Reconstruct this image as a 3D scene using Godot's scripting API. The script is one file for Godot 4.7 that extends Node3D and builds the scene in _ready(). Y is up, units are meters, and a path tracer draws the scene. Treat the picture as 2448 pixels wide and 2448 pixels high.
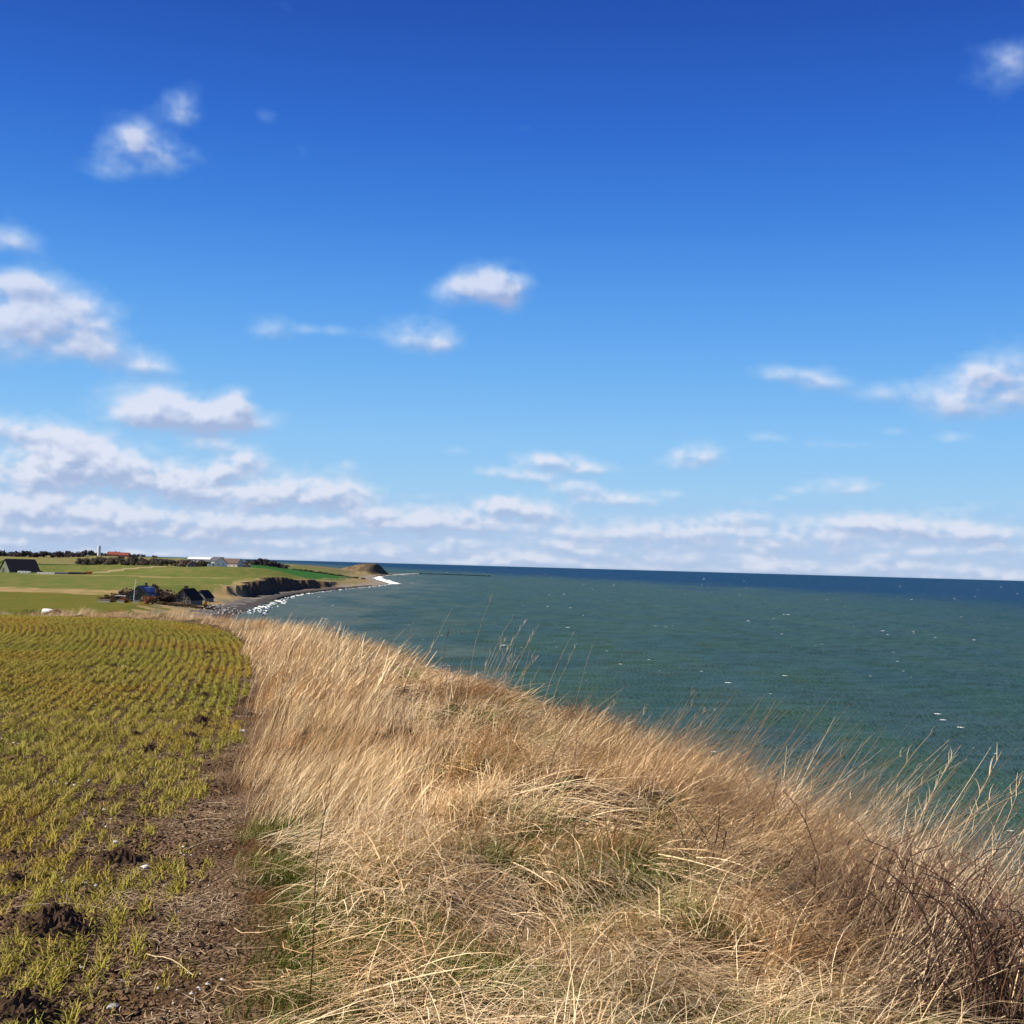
extends Node3D
# A clifftop above a bay: young crop on the left, dry grass along the edge, sea on the right.
# World: y up in metres, sea level 0, the camera at x = 0, z = 0 looking towards -z. "f" below is metres ahead (-z).

const EYE := 22.0
const TOP := 20.35

var rng := RandomNumberGenerator.new()
var n_edge := FastNoiseLite.new()
var n_fine := FastNoiseLite.new()
var n_big := FastNoiseLite.new()
var n_flow := FastNoiseLite.new()
var n_tuss := FastNoiseLite.new()
var names := {}
var n_wave := FastNoiseLite.new()

# lines on the ground, (x, f) with f growing; the left of each is its positive side
var FIELD_EDGE := [[-0.55, -12.0], [-0.7, -4.0], [-0.85, 1.0], [-1.03, 4.4], [-1.56, 7.0], [-2.35, 11.2], [-3.2, 15.6], [-4.5, 21.6], [-6.3, 27.6], [-8.7, 32.2], [-12.5, 35.8], [-18.0, 38.4], [-26.0, 40.5], [-45.0, 44.0]]
var CLIFF_EDGE := [[5.0, -14.0], [3.2, -4.0], [2.75, 1.0], [2.4, 4.0], [2.1, 6.0], [1.78, 8.0], [1.42, 10.0], [0.86, 12.4], [0.12, 15.2], [-1.35, 19.6], [-3.5, 25.4], [-6.1, 31.6], [-9.8, 37.4], [-16.0, 43.0], [-30.0, 50.0], [-45.0, 55.0]]
var SHORE := [[60.0, -400.0], [36.0, -60.0], [24.0, 20.0], [5.0, 70.0], [-35.0, 160.0], [-85.0, 330.0], [-109.6, 514.0], [-117.8, 595.0], [-127.9, 691.0], [-132.9, 774.0], [-132.3, 848.0], [-130.4, 931.0], [-126.0, 1016.0], [-120.3, 1108.0], [-122.0, 1250.0], [-151.0, 1434.0], [-182.0, 1631.0], [-203.0, 1880.0], [-206.0, 2124.0], [-214.0, 2300.0], [-300.0, 2420.0], [-600.0, 2500.0], [-1500.0, 2600.0], [-6000.0, 2900.0]]
# (x, f, height) that the low land passes through
var LEVELS := [[-140.0, 350.0, 4.0], [-145.0, 480.0, 4.0], [-120.0, 460.0, 3.6], [-137.0, 506.0, 4.0], [-155.0, 460.0, 4.0], [-209.0, 550.0, 4.8], [-223.0, 800.0, 6.8], [-150.0, 640.0, 7.4], [-150.0, 720.0, 9.0], [-148.0, 800.0, 10.6], [-142.0, 900.0, 7.6], [-135.0, 1000.0, 4.6], [-377.0, 940.0, 6.0], [-322.0, 940.0, 6.4], [-475.0, 1500.0, 19.6], [-496.0, 1500.0, 19.8], [-228.0, 1000.0, 15.0], [-290.0, 1150.0, 15.4], [-417.0, 1200.0, 10.6], [-307.0, 1100.0, 12.9], [-159.0, 1300.0, 11.6], [-243.0, 1250.0, 15.6], [-553.0, 1400.0, 16.0], [-170.0, 1500.0, 6.0], [-230.0, 1800.0, 8.0], [-420.0, 1900.0, 15.0], [-700.0, 900.0, 8.0], [-900.0, 1900.0, 16.0], [-300.0, 2300.0, 6.0], [-500.0, 300.0, 5.0]]

var edge_pts := PackedVector2Array()
var cliff_pts := PackedVector2Array()
var shore_pts := PackedVector2Array()
var GX0 := -46.0
var GF0 := -14.0
var GS := 0.25
var GW := 264
var GH := 300
var grid_e := PackedFloat32Array()
var grid_c := PackedFloat32Array()

func _ready() -> void:
	seed_all()
	# ---- camera
	var cam := Camera3D.new()
	cam.name = "camera"
	cam.fov = 45.3
	cam.near = 0.1
	cam.far = 40000.0
	cam.position = Vector3(0, EYE, 0)
	cam.rotation_degrees = Vector3(2.51, 0, 1.6)
	add_child(cam)
	# ---- sky and exposure
	var we := WorldEnvironment.new()
	we.name = "world_environment"
	var env := Environment.new()
	env.background_mode = Environment.BG_SKY
	env.tonemap_mode = Environment.TONE_MAPPER_LINEAR
	env.tonemap_exposure = 1.62
	env.background_energy_multiplier = 0.617
	env.sdfgi_enabled = true
	env.ssao_enabled = true
	env.ssil_enabled = true
	var sk := Sky.new()
	var pm := PanoramaSkyMaterial.new()
	pm.panorama = ImageTexture.create_from_image(make_sky())
	sk.sky_material = pm
	env.sky = sk
	we.environment = env
	add_child(we)
	# ---- sun, high on the left and a little ahead
	var sun := DirectionalLight3D.new()
	sun.name = "sun"
	sun.light_energy = 1.6
	sun.light_color = Color(1.0, 0.95, 0.86)
	sun.light_angular_distance = 0.55
	sun.shadow_enabled = true
	var to_sun := Vector3(-sin(deg_to_rad(98.0)) * cos(deg_to_rad(43.0)), sin(deg_to_rad(43.0)), -cos(deg_to_rad(98.0)) * cos(deg_to_rad(43.0)))
	add_child(sun)
	sun.look_at_from_position(to_sun * 50.0, Vector3.ZERO, Vector3.UP)
	# ---- the lie of the land
	prepare_lines()
	print("lines ", Time.get_ticks_msec())
	build_near_ground()
	print("near ground ", Time.get_ticks_msec())
	build_low_land()
	print("low land ", Time.get_ticks_msec())
	build_sea()
	print("sea ", Time.get_ticks_msec())
	build_surf()
	# ---- plants of the clifftop
	build_crop()
	print("crop ", Time.get_ticks_msec())
	build_dry_grass()
	print("grass ", Time.get_ticks_msec())
	build_stalks()
	build_thicket()
	print("thicket ", Time.get_ticks_msec())
	# ---- far things
	build_hamlet()
	build_barn()
	build_village()
	build_trees()
	print("far ", Time.get_ticks_msec())
	# ---- small things
	build_molehills()
	build_small_things()
	print("done ", Time.get_ticks_msec())

func seed_all() -> void:
	rng.seed = 20140405
	for a in [[n_edge, 11, 0.5, 4], [n_fine, 12, 3.0, 3], [n_big, 13, 0.02, 4], [n_flow, 14, 0.28, 2], [n_tuss, 15, 0.85, 3]]:
		var n: FastNoiseLite = a[0]
		n.seed = a[1]
		n.noise_type = FastNoiseLite.TYPE_SIMPLEX_SMOOTH
		n.frequency = a[2]
		n.fractal_type = FastNoiseLite.FRACTAL_FBM
		n.fractal_octaves = a[3]

# ------------------------------------------------------------------ helpers

func srgb(r: float, g: float, b: float) -> Color:
	return Color(r, g, b).linear_to_srgb()

func mat(r: float, g: float, b: float, rough := 0.9, vertex := false, spec := 0.3) -> StandardMaterial3D:
	var m := StandardMaterial3D.new()
	m.albedo_color = srgb(r, g, b)
	m.roughness = rough
	m.metallic_specular = spec
	m.vertex_color_use_as_albedo = vertex
	m.cull_mode = BaseMaterial3D.CULL_DISABLED
	return m

func noise_tex(freq: float, lo: float, hi: float, size := 512, oct := 5, seed_ := 3) -> NoiseTexture2D:
	var n := FastNoiseLite.new()
	n.seed = seed_
	n.frequency = freq
	n.fractal_octaves = oct
	var t := NoiseTexture2D.new()
	t.width = size
	t.height = size
	t.seamless = true
	t.noise = n
	var g := Gradient.new()
	g.set_color(0, Color(lo, lo, lo))
	g.set_color(1, Color(hi, hi, hi))
	t.color_ramp = g
	return t

func grain(m: StandardMaterial3D, per_metre: float, freq := 0.02, lo := 0.55, hi := 1.0, seed_ := 3) -> StandardMaterial3D:
	m.albedo_texture = noise_tex(freq, lo, hi, 512, 5, seed_)
	m.uv1_triplanar = true
	m.uv1_world_triplanar = true
	m.uv1_scale = Vector3.ONE * per_metre
	return m

func numbered(n: String) -> String:
	if not names.has(n):
		names[n] = 0
		return n
	names[n] += 1
	return "%s_%03d" % [n, names[n]]

func tag(o: Node3D, label: String, category: String, group := "", kind := "") -> void:
	if label != "":
		o.set_meta("label", label)
	if category != "":
		o.set_meta("category", category)
	if group != "":
		o.set_meta("group", group)
	if kind != "":
		o.set_meta("kind", kind)

func thing(called: String, label: String, category: String, at: Vector3, turn := 0.0, group := "") -> Node3D:
	var o := Node3D.new()
	o.name = numbered(called)
	add_child(o)
	o.position = at
	o.rotation.y = turn
	tag(o, label, category, group)
	return o

func obj(called: String, mesh: Mesh, m: Material, parent: Node = null) -> MeshInstance3D:
	var o := MeshInstance3D.new()
	o.mesh = mesh
	o.material_override = m
	o.cast_shadow = GeometryInstance3D.SHADOW_CASTING_SETTING_ON
	if parent == null:
		o.name = numbered(called)
		add_child(o)
	else:
		o.name = called
		parent.add_child(o, true)
	return o

class Shape:
	var v := PackedVector3Array()
	var c := PackedColorArray()
	var i := PackedInt32Array()
	func tri(a: Vector3, b: Vector3, d: Vector3, col := Color.WHITE) -> void:
		var k := v.size()
		v.push_back(a); v.push_back(b); v.push_back(d)
		c.push_back(col); c.push_back(col); c.push_back(col)
		i.push_back(k); i.push_back(k + 1); i.push_back(k + 2)
	func quad(a: Vector3, b: Vector3, d: Vector3, e: Vector3, col := Color.WHITE) -> void:
		var k := v.size()
		v.push_back(a); v.push_back(b); v.push_back(d); v.push_back(e)
		c.push_back(col); c.push_back(col); c.push_back(col); c.push_back(col)
		i.push_back(k); i.push_back(k + 1); i.push_back(k + 2)
		i.push_back(k); i.push_back(k + 2); i.push_back(k + 3)
	func box(lo: Vector3, hi: Vector3, col := Color.WHITE) -> void:
		var p := []
		for q in 8:
			p.append(Vector3(hi.x if q & 1 else lo.x, hi.y if q & 2 else lo.y, hi.z if q & 4 else lo.z))
		for q in [[0, 2, 3, 1], [4, 5, 7, 6], [0, 1, 5, 4], [2, 6, 7, 3], [0, 4, 6, 2], [1, 3, 7, 5]]:
			quad(p[q[0]], p[q[1]], p[q[2]], p[q[3]], col)
	# a ribbon along a bending path; lean is the angle from upright, growing from l0 to l1
	func blade(base: Vector3, yaw: float, l0: float, l1: float, length: float, width: float, segs: int, col: Color, curl := 0.0, floor_y := -9.0, twist := 0.5) -> void:
		var p := base
		var side := Vector3(-sin(yaw + twist), 0, cos(yaw + twist)) * width * 0.5
		var k := v.size()
		for s in segs + 1:
			var t := float(s) / segs
			var w := side * (1.0 - 0.75 * t * t)
			v.push_back(p - w); v.push_back(p + w)
			c.push_back(col); c.push_back(col)
			if s < segs:
				var q := k + s * 2
				i.push_back(q); i.push_back(q + 1); i.push_back(q + 3)
				i.push_back(q); i.push_back(q + 3); i.push_back(q + 2)
			var l: float = lerp(l0, l1, t)
			var y := yaw + curl * t
			p += Vector3(cos(y) * sin(l), cos(l), sin(y) * sin(l)) * (length / segs)
			if p.y < floor_y:
				p.y = floor_y + 0.004
	# a round stem through points with a radius each
	func tube(pts: Array, radii: Array, sides := 4, col := Color.WHITE) -> void:
		var k := v.size()
		for s in pts.size():
			var d: Vector3 = (pts[min(s + 1, pts.size() - 1)] - pts[max(s - 1, 0)]).normalized()
			var u := d.cross(Vector3(0.31, 0.2, 0.93)).normalized()
			var w := d.cross(u)
			for q in sides:
				var a := TAU * q / sides
				v.push_back(pts[s] + (u * cos(a) + w * sin(a)) * radii[s])
				c.push_back(col)
		for s in pts.size() - 1:
			for q in sides:
				var a := k + s * sides + q
				var b := k + s * sides + (q + 1) % sides
				i.push_back(a); i.push_back(b); i.push_back(b + sides)
				i.push_back(a); i.push_back(b + sides); i.push_back(a + sides)
	func mesh() -> ArrayMesh:
		var arr := []
		arr.resize(Mesh.ARRAY_MAX)
		arr[Mesh.ARRAY_VERTEX] = v
		arr[Mesh.ARRAY_COLOR] = c
		arr[Mesh.ARRAY_INDEX] = i
		var m := ArrayMesh.new()
		m.add_surface_from_arrays(Mesh.PRIMITIVE_TRIANGLES, arr)
		return m
	func smooth_mesh() -> ArrayMesh:
		var st := SurfaceTool.new()
		st.create_from(mesh(), 0)
		st.generate_normals()
		return st.commit()

func grid_mesh(v: PackedVector3Array, c: PackedColorArray, across: int, along: int, closed: bool, uv_per_metre := 0.0) -> ArrayMesh:
	# v holds "along" rows of "across" points; normals come from the neighbours
	var nrm := PackedVector3Array()
	nrm.resize(v.size())
	var idx := PackedInt32Array()
	idx.resize((along - 1) * (across if closed else across - 1) * 6)
	var k := 0
	for r in along:
		var r0 := maxi(r - 1, 0) * across
		var r1 := mini(r + 1, along - 1) * across
		for a in across:
			var a0 := a - 1
			var a1 := a + 1
			if closed:
				a0 = posmod(a0, across)
				a1 = a1 % across
			else:
				a0 = maxi(a0, 0)
				a1 = mini(a1, across - 1)
			var n := (v[r1 + a] - v[r0 + a]).cross(v[r * across + a0] - v[r * across + a1])
			n = n.normalized()
			nrm[r * across + a] = n if n.y >= 0.0 else -n
			if r < along - 1 and (closed or a < across - 1):
				var p := r * across + a
				var q := r * across + a1
				idx[k] = p; idx[k + 1] = q + across; idx[k + 2] = q
				idx[k + 3] = p; idx[k + 4] = p + across; idx[k + 5] = q + across
				k += 6
	var arr := []
	arr.resize(Mesh.ARRAY_MAX)
	arr[Mesh.ARRAY_VERTEX] = v
	arr[Mesh.ARRAY_NORMAL] = nrm
	arr[Mesh.ARRAY_COLOR] = c
	arr[Mesh.ARRAY_INDEX] = idx
	if uv_per_metre > 0.0:
		var uv := PackedVector2Array()
		uv.resize(v.size())
		for q in v.size():
			uv[q] = Vector2(v[q].x, v[q].z) * uv_per_metre
		arr[Mesh.ARRAY_TEX_UV] = uv
	var m := ArrayMesh.new()
	m.add_surface_from_arrays(Mesh.PRIMITIVE_TRIANGLES, arr)
	return m

# ------------------------------------------------------------------ sky

func make_sky() -> Image:
	var W := 4096
	var H := 2048
	var lowres := sky_patch(0.0, 360.0, 90.0, -90.0, 1024, 512, 1.0)
	lowres.resize(W, H, Image.INTERPOLATE_CUBIC)
	# the part of the sky that the lens sees is worked out at the full size of the panorama
	var px := W / 360.0
	var half := 320
	var r0 := int((90.0 - 33.0) * px)
	var r1 := int(90.5 * px)
	var top := 90.0 - r0 / px
	var bot := 90.0 - r1 / px
	var right := sky_patch(0.0, half / px, top, bot, half, r1 - r0, 1.0)
	var left := sky_patch(-half / px, 0.0, top, bot, half, r1 - r0, 1.0)
	lowres.blit_rect(right, Rect2i(0, 0, half, r1 - r0), Vector2i(0, r0))
	lowres.blit_rect(left, Rect2i(0, 0, half, r1 - r0), Vector2i(W - half, r0))
	return lowres

var clouds := [
	[-15.85,19.71,0.84,0.84,0.62], [-15.71,19.18,0.62,0.50,0.40], [-17.74,18.13,1.11,0.84,0.60], [-16.68,17.41,1.53,0.74,0.66], [-18.81,16.61,0.99,0.40,0.42], [-17.61,17.64,1.73,0.99,0.45], [-11.92,19.63,0.62,0.35,0.25], [-10.29,18.25,0.35,0.35,0.18],
	[-0.71,13.21,1.29,0.74,0.95], [-2.63,12.57,1.29,0.64,0.80], [-0.38,12.26,0.69,0.69,0.70], [-1.69,12.77,1.49,0.54,0.80], [-11.40,10.45,1.04,0.54,0.70], [-9.28,10.57,1.70,0.30,0.40], [-4.60,10.50,1.50,0.80,0.75], [-3.35,10.18,0.74,0.45,0.36],
	[-22.59,10.04,2.72,1.44,0.80], [-20.20,9.93,2.10,1.14,0.78], [-18.48,8.85,1.86,0.74,0.70], [-22.22,11.53,1.36,0.54,0.70], [-22.83,13.24,1.24,0.74,0.60], [-16.88,8.41,1.11,0.35,0.50], [-22.74,8.67,1.73,0.74,0.55], [-16.47,6.65,1.78,0.89,1.10],
	[-14.03,6.51,1.53,0.74,1.05], [-12.86,6.86,0.50,0.64,1.00], [-15.30,6.20,2.72,0.54,0.90], [-11.41,6.12,1.04,0.50,0.55], [-22.39,5.40,2.23,0.59,0.75], [-20.18,4.22,1.86,0.89,1.05], [-21.65,3.15,2.72,1.09,0.90], [-18.73,3.88,1.73,0.89,0.95],
	[-20.65,5.17,1.49,0.40,0.40], [-16.46,3.57,1.86,0.94,0.95], [-14.94,2.99,1.49,0.74,0.90], [-12.61,4.47,1.04,0.64,0.85], [-13.53,3.94,0.54,0.40,0.95], [-13.98,5.20,1.49,0.40,0.50], [-9.99,3.19,2.72,0.84,0.95], [-8.40,2.89,1.49,0.74,0.90],
	[-12.12,2.63,1.49,0.54,0.80], [-21.38,1.89,3.22,0.64,1.00], [-17.86,1.69,3.47,0.54,1.00], [-13.73,1.60,2.97,0.45,0.90], [-9.93,1.61,2.72,0.40,0.90], [-20.48,1.00,4.95,0.45,0.90], [-15.33,0.95,3.96,0.35,0.80], [-0.65,2.84,0.94,0.40,0.95],
	[-2.37,2.29,2.72,0.50,0.80], [1.09,2.56,1.73,0.45,0.80], [-5.07,1.89,2.23,0.45,0.80], [-6.56,2.34,1.24,0.35,0.60], [-1.61,1.75,4.95,0.35,0.70], [1.77,4.98,1.49,0.40,0.80], [3.26,4.60,1.49,0.30,0.60], [8.40,5.36,1.24,0.50,0.75],
	[7.93,4.81,1.24,0.30,0.40], [-0.57,4.37,1.24,0.30,0.60], [0.80,4.17,1.24,0.25,0.50], [2.79,3.77,1.24,0.40,0.75], [4.78,3.23,2.35,0.40,0.70], [7.47,3.58,0.64,0.22,0.50], [15.20,3.94,1.44,0.42,0.70], [12.98,3.79,0.50,0.25,0.35],
	[11.76,6.20,1.04,0.30,0.42], [19.79,6.18,0.84,0.25,0.35], [17.33,6.44,0.59,0.20,0.30], [14.59,5.85,2.23,0.22,0.25], [-2.96,5.29,0.99,0.22,0.30], [-7.73,4.43,0.79,0.40,0.35], [12.28,3.42,0.50,0.15,0.30], [12.42,9.08,1.49,0.42,0.75],
	[14.19,8.66,1.24,0.42,0.55], [17.31,8.15,1.49,0.50,0.70], [19.56,7.58,1.53,0.69,0.75], [21.83,8.44,1.98,1.24,0.95], [20.86,9.04,0.99,0.54,0.70], [16.25,2.41,2.23,0.40,0.85], [18.74,2.09,2.97,0.50,0.80], [13.02,1.79,3.71,0.54,0.75],
	[8.23,1.88,2.48,0.59,0.75], [4.57,1.67,2.23,0.45,0.70], [21.36,1.91,1.73,0.35,0.70], [10.63,2.54,1.49,0.30,0.60], [14.20,1.29,7.43,0.35,0.50], [3.36,1.02,6.19,0.35,0.50], [21.59,21.36,1.29,1.04,0.45], [22.45,21.98,0.99,0.74,0.35],
	[0.22,19.93,0.54,0.25,0.16], [-11.26,24.16,0.74,0.35,0.12],
]

func sky_patch(az0: float, az1: float, el0: float, el1: float, w: int, h: int, _q: float) -> Image:
	var n1 := FastNoiseLite.new()
	n1.seed = 5
	n1.frequency = 0.33
	n1.fractal_octaves = 6
	n1.fractal_gain = 0.6
	n1.noise_type = FastNoiseLite.TYPE_SIMPLEX_SMOOTH
	var n2 := FastNoiseLite.new()
	n2.seed = 8
	n2.frequency = 0.22
	n2.fractal_octaves = 5
	var n3 := FastNoiseLite.new()
	n3.seed = 15
	n3.frequency = 1.05
	n3.fractal_octaves = 4
	n3.fractal_gain = 0.55
	n3.noise_type = FastNoiseLite.TYPE_SIMPLEX_SMOOTH
	if clouds.size() < 130:
		# the same kind of clouds go on all round
		var r := RandomNumberGenerator.new()
		r.seed = 77
		for q in 430:
			var az := r.randf_range(36.0, 324.0)
			var el: float = 1.2 + 30.0 * pow(r.randf(), 2.6)
			var big: float = r.randf_range(0.6, 1.5) * (1.0 + 0.03 * el)
			var strength := r.randf_range(0.4, 1.0)
			for m in r.randi_range(1, 4):
				clouds.append([az + r.randf_range(-2.0, 2.0) * big - (360.0 if az > 180.0 else 0.0), el + r.randf_range(-0.5, 0.5) * big, r.randf_range(0.9, 2.4) * big, r.randf_range(0.3, 0.75) * big, strength])
	var field := PackedFloat32Array()
	field.resize(w * h)
	var da := (az1 - az0) / w
	var de := (el0 - el1) / h
	for b in clouds:
		for turn in [-360.0, 0.0, 360.0]:
			var a: float = b[0] + turn
			if a + b[2] * 2.3 < az0 or a - b[2] * 2.3 > az1:
				continue
			var x0 := clampi(int((a - b[2] * 2.2 - az0) / da), 0, w)
			var x1 := clampi(int((a + b[2] * 2.2 - az0) / da) + 1, 0, w)
			var y0 := clampi(int((el0 - b[1] - b[3] * 2.2) / de), 0, h)
			var y1 := clampi(int((el0 - b[1] + b[3] * 2.2) / de) + 1, 0, h)
			for y in range(y0, y1):
				var ey: float = (el0 - (y + 0.5) * de - b[1]) / b[3]
				if ey < 0.0:
					ey *= 1.25
				for x in range(x0, x1):
					var ex: float = (az0 + (x + 0.5) * da - a) / b[2]
					var d := ex * ex + ey * ey
					if d < 4.4:
						var g: float = b[4] * exp(-d * 0.85)
						var k := y * w + x
						field[k] = field[k] + g * (1.0 - 0.45 * field[k])
	var dens := PackedFloat32Array()
	dens.resize(w * h)
	var smooth_ := PackedFloat32Array()
	smooth_.resize(w * h)
	for y in h:
		var el := el0 - (y + 0.5) * de
		if el < -0.6:
			continue
		var low := smoothstep(4.2, 0.4, el)
		for x in w:
			var az := az0 + (x + 0.5) * da
			var base := field[y * w + x]
			# a thin bank far off, low over the horizon
			if el < 3.6:
				base = maxf(base, low * (0.52 + 0.6 * n2.get_noise_2d(az * 1.2, el * 6.0)))
			smooth_[y * w + x] = base
			if base < 0.03:
				continue
			var squash := 1.5
			var q := n1.get_noise_3d(sin(deg_to_rad(az)) * 57.3, el * squash, cos(deg_to_rad(az)) * 57.3)
			# clouds low down are farther off, so their billows look smaller
			var far_q := smoothstep(10.0, 2.0, el)
			if far_q > 0.0:
				q = q * (1.0 - 0.35 * far_q) + far_q * 0.75 * n3.get_noise_3d(sin(deg_to_rad(az)) * 57.3, el * 1.7, cos(deg_to_rad(az)) * 57.3)
			var d := base * 1.08 + q * 0.95 * (0.20 + base) - 0.11
			dens[y * w + x] = clampf(d * 1.15, 0.0, 2.4)
	var data := PackedByteArray()
	data.resize(w * h * 3)
	var r2 := RandomNumberGenerator.new()
	r2.seed = 9
	var sx := maxi(1, int(0.28 / da))
	var sy := maxi(1, int(0.36 / de))
	var stops := [[-90.0, 150, 178, 205], [-0.4, 180, 200, 229], [0.0, 180, 200, 229], [1.5, 175, 204, 236], [3.5, 160, 205, 241], [6.0, 140, 196, 244], [9.0, 114, 178, 241], [12.0, 92, 160, 236], [16.0, 66, 132, 222], [20.0, 50, 108, 205], [25.0, 38, 84, 178], [34.0, 30, 68, 156], [90.0, 22, 54, 132]]
	var s := stops.size() - 2
	for y in h:
		var el := el0 - (y + 0.5) * de
		while s > 0 and el < stops[s][0]:
			s -= 1
		while s < stops.size() - 2 and el > stops[s + 1][0]:
			s += 1
		var t: float = clampf((el - stops[s][0]) / (stops[s + 1][0] - stops[s][0]), 0.0, 1.0)
		var sky_r: float = lerpf(stops[s][1], stops[s + 1][1], t)
		var sky_g: float = lerpf(stops[s][2], stops[s + 1][2], t)
		var sky_b: float = lerpf(stops[s][3], stops[s + 1][3], t)
		var far := smoothstep(5.0, 0.0, el)
		for x in w:
			var k := y * w + x
			var d := dens[k]
			var cr := sky_r
			var cg := sky_g
			var cb := sky_b
			if d > 0.0:
				# thickness towards the sun (upper left) against thickness here: lit side and shaded base
				var k2 := maxi(y - sy, 0) * w + maxi(x - sx, 0)
				var here := smooth_[k] * 0.6 + d * 0.4
				var up := smooth_[k2] * 0.6 + dens[k2] * 0.4
				var lit := clampf(0.80 + (here - up) * 1.5 - up * 0.30 + (d - smooth_[k]) * 0.22, 0.0, 1.0)
				var alpha := minf(d, 1.0)
				alpha = pow(alpha, 1.2) * lerpf(0.80, 0.90, far)
				var wr := lerpf(lerpf(172.0, 172.0, far), lerpf(240.0, 226.0, far), lit)
				var wg := lerpf(lerpf(182.0, 188.0, far), lerpf(236.0, 230.0, far), lit)
				var wb := lerpf(lerpf(216.0, 222.0, far), lerpf(247.0, 243.0, far), lit)
				alpha *= lerpf(1.0, 0.85, far)
				cr = lerpf(cr, wr, alpha)
				cg = lerpf(cg, wg, alpha)
				cb = lerpf(cb, wb, alpha)
			var j := r2.randf() - 0.5
			data[k * 3] = clampi(roundi(cr + j), 0, 255)
			data[k * 3 + 1] = clampi(roundi(cg + j), 0, 255)
			data[k * 3 + 2] = clampi(roundi(cb + j), 0, 255)
	return Image.create_from_data(w, h, false, Image.FORMAT_RGB8, data)

# ------------------------------------------------------------------ land

func catmull(pts: Array, per: int) -> PackedVector2Array:
	var out := PackedVector2Array()
	for i in pts.size() - 1:
		var p0 := Vector2(pts[maxi(i - 1, 0)][0], pts[maxi(i - 1, 0)][1])
		var p1 := Vector2(pts[i][0], pts[i][1])
		var p2 := Vector2(pts[i + 1][0], pts[i + 1][1])
		var p3 := Vector2(pts[mini(i + 2, pts.size() - 1)][0], pts[mini(i + 2, pts.size() - 1)][1])
		for k in per:
			out.push_back(p1.cubic_interpolate(p2, p0, p3, float(k) / per))
	out.push_back(Vector2(pts[-1][0], pts[-1][1]))
	return out

func side_distance(line: PackedVector2Array, p: Vector2) -> float:
	var best := 1e20
	var sgn := 1.0
	for i in line.size() - 1:
		var a := line[i]
		var d := line[i + 1] - a
		var t := clampf((p - a).dot(d) / d.length_squared(), 0.0, 1.0)
		var q := p - a - d * t
		var l := q.length_squared()
		if l < best:
			best = l
			sgn = 1.0 if d.cross(p - a) >= 0.0 else -1.0
	return sgn * sqrt(best)

func prepare_lines() -> void:
	edge_pts = catmull(FIELD_EDGE, 3)
	cliff_pts = catmull(CLIFF_EDGE, 2)
	shore_pts = catmull(SHORE, 1)
	grid_e.resize(GW * GH)
	grid_c.resize(GW * GH)
	for j in GH:
		for i in GW:
			var p := Vector2(GX0 + i * GS, GF0 + j * GS)
			grid_e[j * GW + i] = side_distance(edge_pts, p)
			grid_c[j * GW + i] = side_distance(cliff_pts, p)

func look_up(g: PackedFloat32Array, x: float, f: float) -> float:
	var u := clampf((x - GX0) / GS, 0.0, GW - 1.001)
	var v := clampf((f - GF0) / GS, 0.0, GH - 1.001)
	var i := int(u)
	var j := int(v)
	u -= i
	v -= j
	var k := j * GW + i
	return lerpf(lerpf(g[k], g[k + 1], u), lerpf(g[k + GW], g[k + GW + 1], u), v)

func sd_field(x: float, f: float) -> float:
	return look_up(grid_e, x, f)

func sd_cliff(x: float, f: float) -> float:
	return look_up(grid_c, x, f)

func hill(x: float, f: float) -> float:
	var y := TOP
	var t := f - 28.0
	if t > 0.0:
		y -= 0.004 * t * t if t < 40.0 else 6.4 + 0.32 * (t - 40.0)
	if f < -10.0:
		y += 0.01 * (-10.0 - f)
	var s := sd_cliff(x, f)
	# the seaward edge rounds over and falls away to the beach
	var u := 1.2 - s
	if x > GX0 + 1.0 and f < 58.0 and u > 0.0:
		var over := 0.0
		if x > 19.0:
			over = x - 19.0
		u += over
		y -= 0.12 * u * u if u < 4.0 else 1.92 + 0.95 * (u - 4.0)
	elif f >= 58.0:
		var off := maxf(0.0, x + 30.0)
		y -= off * 0.4
	return y

func low_land(x: float, f: float) -> float:
	var w := 0.0
	var e := 0.0
	for l in LEVELS:
		var dx: float = x - l[0]
		var df: float = (f - l[1]) * 0.7
		var k := 1.0 / (dx * dx + df * df + 900.0)
		k *= k
		w += k
		e += k * l[2]
	e /= w
	var s := side_distance(shore_pts, Vector2(x, f))
	if s <= 0.0:
		return maxf(-5.0, s * 0.09)
	e += n_big.get_noise_2d(x, f) * 1.0 * smoothstep(40.0, 200.0, s)
	var beach := 0.1 * s if s < 10.0 else 1.0 + (s - 10.0) * 0.11
	# a bluff of bare earth stands behind the beach between f = 640 and 1010
	var bluff := smoothstep(628.0, 680.0, f) * smoothstep(1040.0, 960.0, f)
	if bluff > 0.0:
		var ragged := n_big.get_noise_2d(x, f) * 5.0
		var foot := 13.0 + ragged
		var up := smoothstep(foot, foot + 15.0 + ragged, s)
		beach = lerpf(beach, lerpf(1.0 + 0.02 * s, 99.0, up * up), bluff)
	elif f >= 1000.0:
		beach = 1.0 + (s - 10.0) * 0.12 if s > 10.0 else 0.1 * s
	var y := minf(e, beach)
	# the far headland, a rounded hill with a bare seaward side
	var hx := (x + 236.0) / 46.0
	var hf := (f - 2090.0) / 130.0
	var hd := hx * hx + hf * hf
	if hd < 4.0:
		y = maxf(y, 1.5 + (17.5 + n_edge.get_noise_2d(x * 0.05, f * 0.05) * 3.0) * pow(maxf(0.0, 1.0 - hd * 0.42), 1.4) * smoothstep(4.0, 24.0, s))
	return y

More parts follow.
